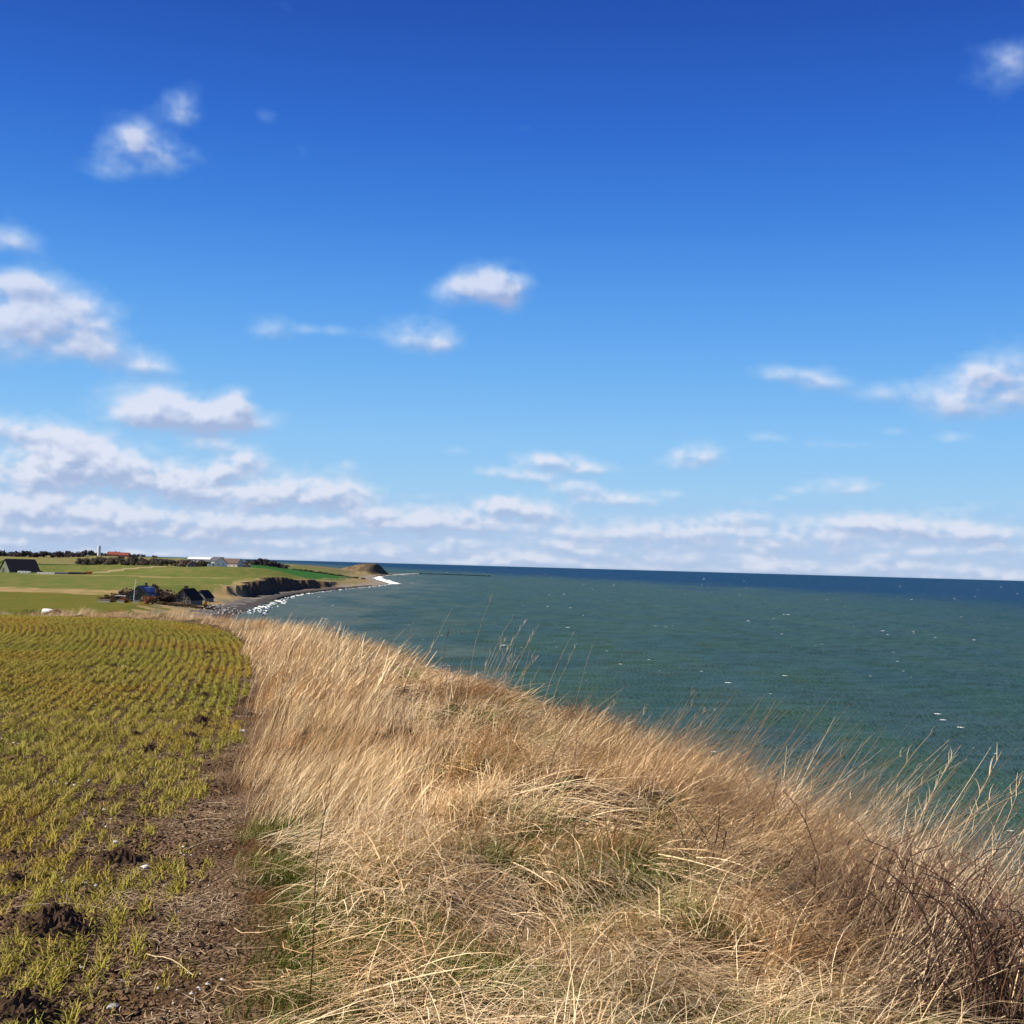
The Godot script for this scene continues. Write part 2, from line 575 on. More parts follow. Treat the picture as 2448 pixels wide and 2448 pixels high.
func ground(x: float, f: float) -> float:
	if f < 60.0 and f > -40.0 and x > -60.0 and x < 40.0:
		return hill(x, f)
	return maxf(hill(x, f), low_land(x, f))

# the clifftop with its small relief: furrows and clods in the field, hummocks in the grass
func near_ground(x: float, f: float) -> float:
	var y := hill(x, f)
	var e := sd_field(x, f)
	var r := sqrt(x * x + f * f)
	if r > 60.0:
		return y
	if e > 0.0:
		y += (n_fine.get_noise_2d(x * 1.3, f * 1.3) * 0.012 + n_edge.get_noise_2d(x * 0.5, f * 0.5) * 0.03) * smoothstep(0.0, 0.3, e)
		if r < 16.0:
			y += n_fine.get_noise_2d(x * 5.0 + 9.0, f * 5.0) * 0.010 * smoothstep(0.0, 0.1, e) + cos(e / 0.125 * TAU) * -0.008 * smoothstep(0.5, 1.0, e)
		# the trodden strip along the edge lies a little lower
		y -= 0.03 * smoothstep(0.8, 0.45, e) * smoothstep(0.0, 0.35, e)
	else:
		y += (n_tuss.get_noise_2d(x, f) * (0.12 + 0.34 * smoothstep(1.0, 2.0, -e) * smoothstep(4.5, 8.0, f)) + n_edge.get_noise_2d(x * 0.7, f * 0.7) * 0.13) * smoothstep(0.0, 0.5, -e) * (0.35 + 0.65 * smoothstep(0.2, 1.6, sd_cliff(x, f))) + 0.03 * smoothstep(0.0, 0.3, -e)
		if r < 16.0:
			y += n_fine.get_noise_2d(x, f) * 0.03 * smoothstep(0.0, 0.3, -e)
	return y

func at(x: float, f: float, lift := 0.0) -> Vector3:
	return Vector3(x, near_ground(x, f) + lift, -f)

func far_at(x: float, f: float, lift := 0.0) -> Vector3:
	return Vector3(x, ground(x, f) + lift, -f)

func build_near_ground() -> void:
	var az := []
	var a := -180.0
	while a < 179.9:
		az.append(a)
		a += 0.16 if a >= -40.0 and a < 40.0 else 4.0
	var rs := [0.02, 0.6, 1.2, 1.8]
	var r := 2.2
	while r < 62.0:
		rs.append(r)
		r *= 1.0065
	while r < 130.0:
		rs.append(r)
		r *= 1.03
	var n: int = az.size()
	var v := PackedVector3Array()
	var c := PackedColorArray()
	v.resize(n * rs.size())
	c.resize(n * rs.size())
	var k := 0
	for rr in rs:
		for aa in az:
			var x: float = rr * sin(deg_to_rad(aa))
			var f: float = rr * cos(deg_to_rad(aa))
			v[k] = Vector3(x, near_ground(x, f) if rr < 60.0 else hill(x, f), -f)
			# bare earth, thatch of old grass, moss
			var e := sd_field(x, f)
			var m := n_edge.get_noise_2d(x * 1.7 + 30.0, f * 1.7)
			var col := Color(0.115, 0.072, 0.042)
			if e + m * 0.5 + n_fine.get_noise_2d(x * 2.0, f * 2.0) * 0.15 > -0.12:
				col = col.lerp(Color(0.185, 0.122, 0.075), smoothstep(-0.25, 0.35, m))
				col = col.lerp(Color(0.085, 0.085, 0.02), smoothstep(0.9, 1.8, e) * smoothstep(-0.2, 0.3, n_edge.get_noise_2d(x, f)) * 0.5)
			else:
				col = Color(0.16, 0.105, 0.055).lerp(Color(0.075, 0.085, 0.022), smoothstep(0.0, 0.3, m))
				col = col.lerp(Color(0.12, 0.06, 0.03), smoothstep(0.1, 0.4, n_edge.get_noise_2d(x * 2.0 - 50.0, f * 2.0)))
			c[k] = col
			k += 1
	var m2 := mat(1, 1, 1, 1.0, true, 0.15)
	grain(m2, 1.1, 0.05, 0.4, 1.3)
	var nt := NoiseTexture2D.new()
	nt.width = 512
	nt.height = 512
	nt.seamless = true
	nt.as_normal_map = true
	nt.bump_strength = 14.0
	var nn := FastNoiseLite.new()
	nn.seed = 17
	nn.frequency = 0.06
	nn.fractal_octaves = 4
	nt.noise = nn
	m2.normal_enabled = true
	m2.normal_texture = nt
	var o := obj("clifftop_ground", grid_mesh(v, c, n, rs.size(), true), m2)
	tag(o, "", "", "", "structure")

func field_color(x: float, f: float, s: float, y: float) -> Color:
	# what grows or lies where on the low land
	var w := n_big.get_noise_2d(x * 2.0 + 300.0, f * 2.0) * 14.0
	var patch := n_big.get_noise_2d(x * 4.0, f * 1.5 - 200.0)
	var grass := Color(0.118, 0.150, 0.036).lerp(Color(0.168, 0.165, 0.052), smoothstep(-0.3, 0.4, patch))
	var dry := Color(0.34, 0.25, 0.12)
	var c := grass
	if f < 530.0 + w * 0.4:
		c = Color(0.118, 0.128, 0.024).lerp(Color(0.150, 0.135, 0.028), smoothstep(-0.3, 0.4, patch))
	elif f < 588.0 + w * 0.5 and x < -128.0:
		c = dry.lerp(Color(0.24, 0.20, 0.075), smoothstep(-0.1, 0.3, patch))
	elif absf(f - 852.0 - (x + 250.0) * 0.06) < 7.0 + w * 0.1 and x < -150.0:
		c = Color(0.30, 0.25, 0.10)
	elif f > 1050.0 + w * 0.3 and f < 1335.0 and x > -0.221 * f:
		c = Color(0.038, 0.125, 0.030)
	elif f > 1130.0 and x < -330.0:
		c = Color(0.20, 0.19, 0.075) if f > 1230.0 + w else Color(0.045, 0.075, 0.022)
	elif f > 1340.0:
		c = Color(0.15, 0.15, 0.06)
	# farm track to the upper field
	if absf(x + 330.0 - (f - 1000.0) * 0.5) < 5.0 and f > 960.0 and f < 1100.0:
		c = Color(0.36, 0.29, 0.17)
	# dry grass along the brink, then beach
	var bluff := smoothstep(628.0, 680.0, f) * smoothstep(1040.0, 960.0, f)
	var rag := n_edge.get_noise_2d(x * 0.12, f * 0.12)
	if bluff > 0.4:
		var ragged := n_big.get_noise_2d(x, f) * 5.0
		if s < 27.0 + rag * 12.0:
			c = dry.lerp(Color(0.27, 0.24, 0.10), smoothstep(-0.2, 0.3, patch))
		if s < 22.0 + ragged * 1.6:
			c = Color(0.105, 0.078, 0.052).lerp(Color(0.13, 0.10, 0.062), smoothstep(-0.1, 0.4, n_edge.get_noise_2d(x * 0.2, f * 0.2)))
			if f < 700.0 and rag > 0.22:
				c = Color(0.26, 0.19, 0.10)
		if s < 11.0 + ragged:
			c = Color(0.15, 0.138, 0.128)
	elif f < 640.0:
		if s < 30.0 + rag * 14.0:
			c = dry.lerp(Color(0.22, 0.19, 0.12), smoothstep(-0.2, 0.3, patch))
		if s < 15.0 + rag * 6.0:
			c = Color(0.20, 0.185, 0.175).lerp(Color(0.12, 0.11, 0.105), smoothstep(-0.2, 0.2, rag))
	else:
		if s < 42.0 + rag * 24.0:
			c = Color(0.30, 0.23, 0.13).lerp(Color(0.20, 0.17, 0.08), smoothstep(-0.3, 0.3, rag))
		if s < 16.0 + rag * 8.0 and f < 1900.0:
			c = Color(0.27, 0.24, 0.20)
		if f > 1930.0 and y > 3.0:
			c = Color(0.20, 0.15, 0.085) if rag + (x + 250.0) * 0.02 < 0.0 else Color(0.115, 0.088, 0.056)
	# wrack and wet stones by the water
	if s < 8.0 + rag * 4.0 and f < 1120.0:
		c = Color(0.085, 0.078, 0.075)
	if s < 2.5:
		c = Color(0.06, 0.055, 0.05)
	return c

func build_low_land() -> void:
	var az := []
	var a := -180.0
	while a < 179.9:
		az.append(a)
		a += 0.045 if a >= -25.0 and a < -3.5 else 3.0
	var rs := []
	var r := 100.0
	while r < 4200.0:
		rs.append(r)
		r *= 1.011
	var n: int = az.size()
	var v := PackedVector3Array()
	var c := PackedColorArray()
	v.resize(n * rs.size())
	c.resize(n * rs.size())
	var k := 0
	for rr in rs:
		for aa in az:
			var x: float = rr * sin(deg_to_rad(aa))
			var f: float = rr * cos(deg_to_rad(aa))
			var y := -5.0
			var s := -50.0
			if aa < 8.0:
				s = side_distance(shore_pts, Vector2(x, f))
				y = ground(x, f) if s > -30.0 or rr < 130.0 else -5.0
			elif rr < 130.0:
				y = maxf(hill(x, f), -5.0)
			v[k] = Vector3(x, y, -f)
			c[k] = field_color(x, f, s, y) if s > 0.0 else Color(0.08, 0.075, 0.06)
			k += 1
	var m := mat(1, 1, 1, 1.0, true, 0.1)
	grain(m, 0.06, 0.06, 0.6, 1.25, 21)
	var o := obj("low_fields", grid_mesh(v, c, n, rs.size(), true), m)
	tag(o, "", "", "", "structure")

# ------------------------------------------------------------------ sea

func sea_height(x: float, f: float) -> float:
	var r := sqrt(x * x + f * f)
	return (n_wave.get_noise_2d(x * 0.22 + f * 0.06, f * 1.3) * 0.75 + n_wave.get_noise_2d(x * 1.0, f * 3.2) * 0.13) * smoothstep(2500.0, 900.0, r)

func build_sea() -> void:
	n_wave.seed = 31
	n_wave.frequency = 0.13
	n_wave.fractal_octaves = 4
	n_wave.fractal_gain = 0.55
	var az := []
	var a := -180.0
	while a < 179.9:
		az.append(a)
		a += 0.06 if a >= -16.0 and a < 27.0 else 3.0
	var rs := []
	var r := 18.0
	while r < 36000.0:
		rs.append(r)
		r *= 1.0065 if r > 60.0 and r < 1500.0 else 1.03
	var n: int = az.size()
	var v := PackedVector3Array()
	var c := PackedColorArray()
	v.resize(n * rs.size())
	c.resize(n * rs.size())
	var k := 0
	var deep_a := Vector2(466.0, 1113.0)
	var deep_d := (Vector2(4.0, 2893.0) - deep_a).normalized()
	for rr in rs:
		for aa in az:
			var x: float = rr * sin(deg_to_rad(aa))
			var f: float = rr * cos(deg_to_rad(aa))
			var y := 0.0
			var col := Color(0.02, 0.06, 0.06)
			if aa > -30.0 and aa < 40.0:
				# wind sea running in from the right, crests across the view
				if rr < 2500.0:
					y = sea_height(x, f)
				# deep water lies beyond a line that follows the coast; stirred-up silt near the beach
				var dl := deep_d.cross(Vector2(x, f) - deep_a)
				var pat := n_big.get_noise_2d(x * 0.5, f * 0.12)
				var pat2 := n_big.get_noise_2d(x * 1.3 + 90.0, f * 0.5)
				col = Color(0.037, 0.077, 0.060).lerp(Color(0.035, 0.071, 0.069), smoothstep(-0.3, 0.3, pat2))
				col = col.lerp(Color(0.013, 0.045, 0.066), smoothstep(-60.0, 330.0, x - f * 0.22 + pat * 90.0) * 0.8)
				col = col.lerp(Color(0.007, 0.034, 0.080), smoothstep(220.0, -260.0, dl + pat * 220.0 + pat2 * 100.0))
				var s := 1e9
				if aa < 0.0 and rr < 2400.0:
					s = -side_distance(shore_pts, Vector2(x, f))
				if s < 130.0:
					col = col.lerp(Color(0.085, 0.112, 0.098), smoothstep(95.0, 6.0, s + pat2 * 70.0) * 0.85)
			v[k] = Vector3(x, y, -f)
			c[k] = col
			k += 1
	var m := mat(1, 1, 1, 0.36, true, 0.09)
	var t := NoiseTexture2D.new()
	t.width = 1024
	t.height = 1024
	t.seamless = true
	t.as_normal_map = true
	t.bump_strength = 22.0
	var nn := FastNoiseLite.new()
	nn.seed = 4
	nn.frequency = 0.012
	nn.fractal_octaves = 5
	nn.fractal_gain = 0.6
	t.noise = nn
	m.normal_enabled = true
	m.normal_texture = t
	m.normal_scale = 1.0
	m.uv1_scale = Vector3(1, 1, 1)
	var o := obj("sea", grid_mesh(v, c, n, rs.size(), true, 0.08), m)
	tag(o, "", "", "", "structure")

func foam_patch(sh: Shape, at_: Vector3, along: Vector2, len_: float, wid: float, high: float) -> void:
	# a low ridge of foam, ragged in outline
	var across := Vector2(-along.y, along.x)
	var segs := 7
	var prev := []
	for s in segs + 1:
		var t := float(s) / segs
		var w: float = wid * sin(PI * clampf(t, 0.04, 0.96)) * rng.randf_range(0.45, 1.0)
		var o := along * (t - 0.5) * len_ + across * rng.randf_range(-0.25, 0.25) * wid
		var row := []
		for q in 3:
			var p := o + across * w * (q - 1) * 0.5
			row.append(at_ + Vector3(p.x, high * (0.35 if q != 1 else 1.0) * rng.randf_range(0.6, 1.0), -p.y))
		if s > 0:
			for q in 2:
				sh.quad(prev[q], prev[q + 1], row[q + 1], row[q])
		prev = row

func build_surf() -> void:
	var foam := mat(0.64, 0.67, 0.68, 1.0)
	var sh := Shape.new()
	# breakers along the beach, short slanting ridges one behind the other
	for i in shore_pts.size() - 1:
		var a := shore_pts[i]
		var b := shore_pts[i + 1]
		if b.y < 470.0 or a.y > 2130.0:
			continue
		var d := (b - a).normalized()
		var outw := Vector2(d.y, -d.x)
		var l := 0.0
		var whole := (b - a).length()
		while l < whole:
			var p := a + d * l
			if p.y > 480.0:
				var big := smoothstep(1200.0, 1300.0, p.y) * smoothstep(1950.0, 1700.0, p.y)
				var near := smoothstep(720.0, 560.0, p.y)
				for q in 1 + int(1.0 * near) + int(2.0 * big):
					var off: float = 1.0 + 3.4 * pow(rng.randf(), 1.3) * (1.0 + 1.5 * near + 2.2 * big)
					var dir := (d + outw * rng.randf_range(-0.35, 0.15)).normalized()
					foam_patch(sh, Vector3(p.x + outw.x * off, 0.22, -(p.y + outw.y * off)), dir, rng.randf_range(7.0, 15.0) * (1.0 + big), rng.randf_range(0.4, 1.2) * (1.0 + 0.7 * big), rng.randf_range(0.15, 0.45))
			l += 4.6
	for q in 14:
		foam_patch(sh, Vector3(rng.randf_range(-206.0, -186.0), 0.22, -rng.randf_range(2140.0, 2640.0)), Vector2(0.05, 1.0), 50.0, 3.0, 0.4)
	var o := obj("surf", sh.mesh(), foam)
	tag(o, "white surf breaking along the beach of the bay", "surf", "", "stuff")
	# whitecaps out on the water
	var base := Shape.new()
	foam_patch(base, Vector3.ZERO, Vector2(1, 0), 1.0, 0.22, 0.1)
	var mm := MultiMesh.new()
	mm.transform_format = MultiMesh.TRANSFORM_3D
	mm.mesh = base.mesh()
	var spots := []
	for q in 1150:
		var f: float = 75.0 * exp(rng.randf() * 4.0)
		var x: float = f * rng.randf_range(-0.32, 0.52)
		if side_distance(shore_pts, Vector2(x, f)) > -12.0 or n_big.get_noise_2d(x * 0.6, f * 0.3) < -0.05:
			continue
		if f < 260.0 and rng.randf() < 0.72:
			continue
		spots.append([x, f])
	mm.instance_count = spots.size()
	for q in spots.size():
		var f: float = spots[q][1]
		var s: float = rng.randf_range(0.28, 0.95) * pow(rng.randf_range(0.55, 1.15), 3.0) * (1.0 + f * 0.0009)
		var bs := Basis(Vector3.UP, rng.randf_range(-0.35, 0.35)).scaled(Vector3(s * 1.1, s * 1.1, s * 1.6))
		mm.set_instance_transform(q, Transform3D(bs, Vector3(spots[q][0], sea_height(spots[q][0], f) + 0.06 + f * 0.0003, -f)))
	var w := MultiMeshInstance3D.new()
	w.name = "whitecaps"
	w.multimesh = mm
	w.material_override = foam
	add_child(w)
	tag(w, "small white foam crests scattered over the open sea", "whitecaps", "", "stuff")
	# the low sand spit past the headland and the thin dark breakwater
	var sp := Shape.new()
	for q in 16:
		var t := q / 16.0
		var f0: float = 2180.0 + 460.0 * t
		var f1: float = 2180.0 + 460.0 * (t + 1.0 / 16.0)
		var w0: float = 9.0 * (1.0 - t) + 2.0
		var x0: float = -212.0 + 18.0 * t
		var x1: float = -212.0 + 18.0 * (t + 0.0625)
		sp.quad(Vector3(x0 - w0, -0.4, -f0), Vector3(x0, 1.1, -f0), Vector3(x1, 1.1, -f1), Vector3(x1 - w0, -0.4, -f1))
		sp.quad(Vector3(x0, 1.1, -f0), Vector3(x0 + w0, -0.4, -f0), Vector3(x1 + w0, -0.4, -f1), Vector3(x1, 1.1, -f1))
	var so := obj("sand_spit", sp.mesh(), mat(0.33, 0.29, 0.22))
	tag(so, "", "", "", "structure")
	var bw := Shape.new()
	for q in 46:
		var t := q / 46.0
		var p := Vector3(lerpf(-190.0, -36.0, t) + rng.randf_range(-0.6, 0.6), 0.0, -lerpf(2560.0, 2440.0, t))
		var s := rng.randf_range(1.4, 2.2)
		bw.box(p + Vector3(-s, -0.8, -s), p + Vector3(s, rng.randf_range(0.9, 1.7), s))
	var bo := obj("breakwater", bw.mesh(), mat(0.03, 0.032, 0.035))
	tag(bo, "thin dark line of breakwater stones running out from far headland", "breakwater")

# ------------------------------------------------------------------ plants of the clifftop

func scatter(parent: Node3D, called: String, meshes: Array, m: Material, list: Array) -> void:
	# list of [Transform3D, Color, variant]
	for q in meshes.size():
		var mine := list.filter(func(e): return e[2] == q)
		if mine.is_empty():
			continue
		var mm := MultiMesh.new()
		mm.transform_format = MultiMesh.TRANSFORM_3D
		mm.use_colors = true
		mm.mesh = meshes[q]
		mm.instance_count = mine.size()
		for k in mine.size():
			mm.set_instance_transform(k, mine[k][0])
			mm.set_instance_color(k, mine[k][1])
		var o := MultiMeshInstance3D.new()
		o.name = called
		o.multimesh = mm
		o.material_override = m
		parent.add_child(o, true)
		o.set_meta("kind", "stuff")

# a turn that lays a patch on the slope of the ground
func lie(x: float, f: float) -> Basis:
	var h := near_ground(x, f)
	var nx := (near_ground(x + 0.15, f) - h) / 0.15
	var nf := (near_ground(x, f + 0.15) - h) / 0.15
	var up := Vector3(-nx, 1.0, nf).normalized()
	var ax := Vector3.UP.cross(up)
	return Basis(ax.normalized(), asin(clampf(ax.length(), 0.0, 1.0)) * 0.8) if ax.length() > 0.001 else Basis()

func in_view(x: float, f: float) -> bool:
	return f > 2.6 and absf(x) < f * 0.56 + 1.4

func leaf_mat(back: Color, rough := 0.75) -> StandardMaterial3D:
	var m := mat(1, 1, 1, rough, true, 0.25)
	m.backlight_enabled = true
	m.backlight = back
	return m

func vary(c: Color, amount: float) -> Color:
	var k := rng.randf_range(1.0 - amount, 1.0 + amount)
	var h := rng.randf_range(-amount, amount) * 0.25
	return Color(clampf(c.r * k * (1.0 + h), 0, 1), clampf(c.g * k, 0, 1), clampf(c.b * k * (1.0 - h), 0, 1))

func crop_row(plants: int, blades: int, wide: float, tall: float) -> ArrayMesh:
	# a quarter of a metre of a drilled row
	var sh := Shape.new()
	for k in plants:
		var at_ := Vector3((k + rng.randf_range(0.2, 0.8)) / plants * 0.27 - 0.135, -0.004, rng.randfn(0.0, 0.017))
		var size := rng.randf_range(0.5, 1.3)
		for q in blades:
			var old := rng.randf() < 0.2
			var col := vary(Color(0.36, 0.25, 0.09) if old else Color(0.285, 0.252, 0.044), 0.3)
			sh.blade(at_ + Vector3(rng.randfn(0.0, 0.012), 0, rng.randfn(0.0, 0.012)), rng.randf_range(-PI, PI), rng.randf_range(0.2, 0.9), rng.randf_range(1.2, 1.9), tall * size * rng.randf_range(0.5, 1.0), wide, 4, col, rng.randf_range(-0.6, 0.6), 0.002)
	return sh.mesh()

func build_crop() -> void:
	var near := []
	for q in 5:
		near.append(crop_row(17, 6, 0.0050, 0.076))
	for q in 3:
		near.append(crop_row(17, 6, 0.0086, 0.078))
	for q in 2:
		near.append(crop_row(8, 6, 0.0046, 0.072))
	var list := []
	var line := catmull(FIELD_EDGE, 40)
	for k in 150:
		var off := 0.10 + 0.125 * k
		var carry := 0.0
		for i in line.size() - 1:
			var a := line[i]
			var d := line[i + 1] - a
			var l := d.length()
			d /= l
			var nrm := Vector2(-d.y, d.x)
			var p0 := a + nrm * off
			if not in_view(p0.x, p0.y) or p0.y > 43.0:
				continue
			while carry < l:
				var p := p0 + d * carry + nrm * rng.randfn(0.0, 0.010)
				carry += 0.25 * rng.randf_range(0.92, 1.08)
				var e := sd_field(p.x, p.y)
				if e < off * 0.7:
					continue
				# thin along the trodden edge and in bare patches
				var patch := n_edge.get_noise_2d(p.x * 0.9 + 70.0, p.y * 0.9)
				var trod := lerpf(0.26, -0.05, smoothstep(7.0, 15.0, p.y))
				var keep := 1.15 * smoothstep(trod - 0.15, trod + 0.25, e + patch * 0.5) * (1.0 - 0.5 * smoothstep(0.10, 0.36, n_edge.get_noise_2d(p.x * 2.0, p.y * 2.0)))
				var r := rng.randf()
				if r > 0.14 + keep:
					continue
				var kind := rng.randi_range(0, 4)
				if p.y > 13.0:
					kind = rng.randi_range(5, 7)
				elif r > keep or rng.randf() > keep:
					kind = rng.randi_range(8, 9)
				var s := rng.randf_range(0.85, 1.15)
				var flip := 0.0 if rng.randf() < 0.5 else PI
				var b := Basis(Vector3.UP, atan2(d.y, d.x) + flip).scaled(Vector3(1.0, s, s))
				var t := Color(1, 1, 1).lerp(Color(1.15, 0.95, 0.9), smoothstep(-0.1, 0.4, n_edge.get_noise_2d(p.x * 0.4, p.y * 0.4 + 20.0)))
				t = t.lerp(Color(0.72, 0.95, 0.8), smoothstep(0.05, 0.4, n_edge.get_noise_2d(p.x * 0.5 + 60.0, p.y * 0.5)) * 0.45)
				list.append([Transform3D(b, at(p.x, p.y)), t, kind])
				if p.y < 13.0 and rng.randf() < keep * 0.8:
					var p2 := p + nrm * rng.randfn(0.0, 0.035) + d * 0.1
					list.append([Transform3D(b, at(p2.x, p2.y)), t, kind])
			carry -= l
	var o := Node3D.new()
	o.name = "young_crop"
	add_child(o)
	tag(o, "rows of young yellow-green crop in the brown field", "crop", "", "stuff")
	scatter(o, "seedlings", near, leaf_mat(Color(0.4, 0.4, 0.1)), list)
	print("crop rows ", list.size())

var STRAW := [Color(0.74, 0.56, 0.335), Color(0.67, 0.485, 0.28), Color(0.82, 0.665, 0.43), Color(0.57, 0.41, 0.235), Color(0.72, 0.585, 0.365)]

func straw_tuft(kind: String, blades: int, wide: float, spread := 0.1) -> ArrayMesh:
	var sh := Shape.new()
	var wide0 := wide
	for q in blades:
		var col := vary(STRAW[rng.randi() % 5], 0.22)
		if rng.randf() < 0.10:
			col = vary(Color(0.24, 0.14, 0.07), 0.3)
		var yaw := rng.randfn(0.0, 0.38)
		var base := Vector3(rng.randf_range(-spread, spread), -0.02, rng.randf_range(-spread, spread))
		wide = wide0 * rng.randf_range(0.5, 1.3) * (1.7 if rng.randf() < 0.12 else 1.0)
		match kind:
			"standing":
				yaw *= 1.3
				sh.blade(base, yaw, rng.randf_range(0.05, 0.55), rng.randf_range(0.45, 1.35) if rng.randf() < 0.86 else rng.randf_range(1.7, 2.8), rng.randf_range(0.2, 0.5), wide, 5, col, rng.randfn(0.0, 0.3), 0.01, rng.randf_range(-1.3, 1.3))
			"matted":
				base.y = rng.randf_range(0.0, 0.07)
				sh.blade(base - Vector3(0.15, 0, 0), rng.randfn(0.0, 0.5), rng.randf_range(1.0, 1.5), rng.randf_range(1.45, 1.95), rng.randf_range(0.15, 0.6), wide, 5, col, rng.randfn(0.0, 0.6 if rng.randf() < 0.8 else 2.2), 0.004, rng.randf_range(-1.0, 1.0))
			"clump":
				sh.blade(base * 0.8, rng.randfn(0.0, 0.9), rng.randf_range(0.1, 0.8), rng.randf_range(1.5, 2.5), rng.randf_range(0.25, 0.5), wide, 6, col, rng.randfn(0.0, 0.4), 0.006)
			"green":
				col = vary(Color(0.14, 0.18, 0.038), 0.35)
				if rng.randf() < 0.2:
					col = vary(Color(0.35, 0.30, 0.12), 0.3)
				sh.blade(base, rng.randfn(0.0, 1.0), rng.randf_range(0.1, 0.7), rng.randf_range(0.8, 1.8), rng.randf_range(0.08, 0.25), wide * 1.1, 4, col, rng.randfn(0.0, 0.4), 0.006)
			"reed":
				# tall dead stems with the remains of leaves
				var lean := rng.randf_range(0.5, 1.15)
				var len_ := rng.randf_range(0.75, 1.5)
				col = vary(Color(0.68, 0.54, 0.37), 0.22)
				sh.blade(base * 1.6, yaw, lean, lean + rng.randf_range(-0.03, 0.14), len_, wide * 1.3, 4, col, rng.randfn(0.0, 0.06), -9.0, rng.randf_range(0.2, 1.2))
				for z in 1:
					var t := rng.randf_range(0.12, 0.5) * len_
					var p := base * 1.6 + Vector3(cos(yaw) * sin(lean), cos(lean), sin(yaw) * sin(lean)) * t
					sh.blade(p, yaw + rng.randf_range(-1.5, 1.5), lean * rng.randf_range(0.3, 1.2), rng.randf_range(1.2, 2.4), rng.randf_range(0.05, 0.14), wide * 0.8, 3, vary(Color(0.56, 0.43, 0.28), 0.3), rng.randfn(0.0, 0.5))
			"tangle":
				col = vary(Color(0.13, 0.085, 0.055), 0.4)
				sh.blade(base * 1.6 + Vector3(0, rng.randf_range(0.0, 0.16), 0), rng.randf_range(-PI, PI), rng.randf_range(0.2, 1.8), rng.randf_range(0.6, 2.2), rng.randf_range(0.2, 0.5), wide * 1.2, 4, col, rng.randfn(0.0, 0.9), -0.02)
	return sh.mesh()

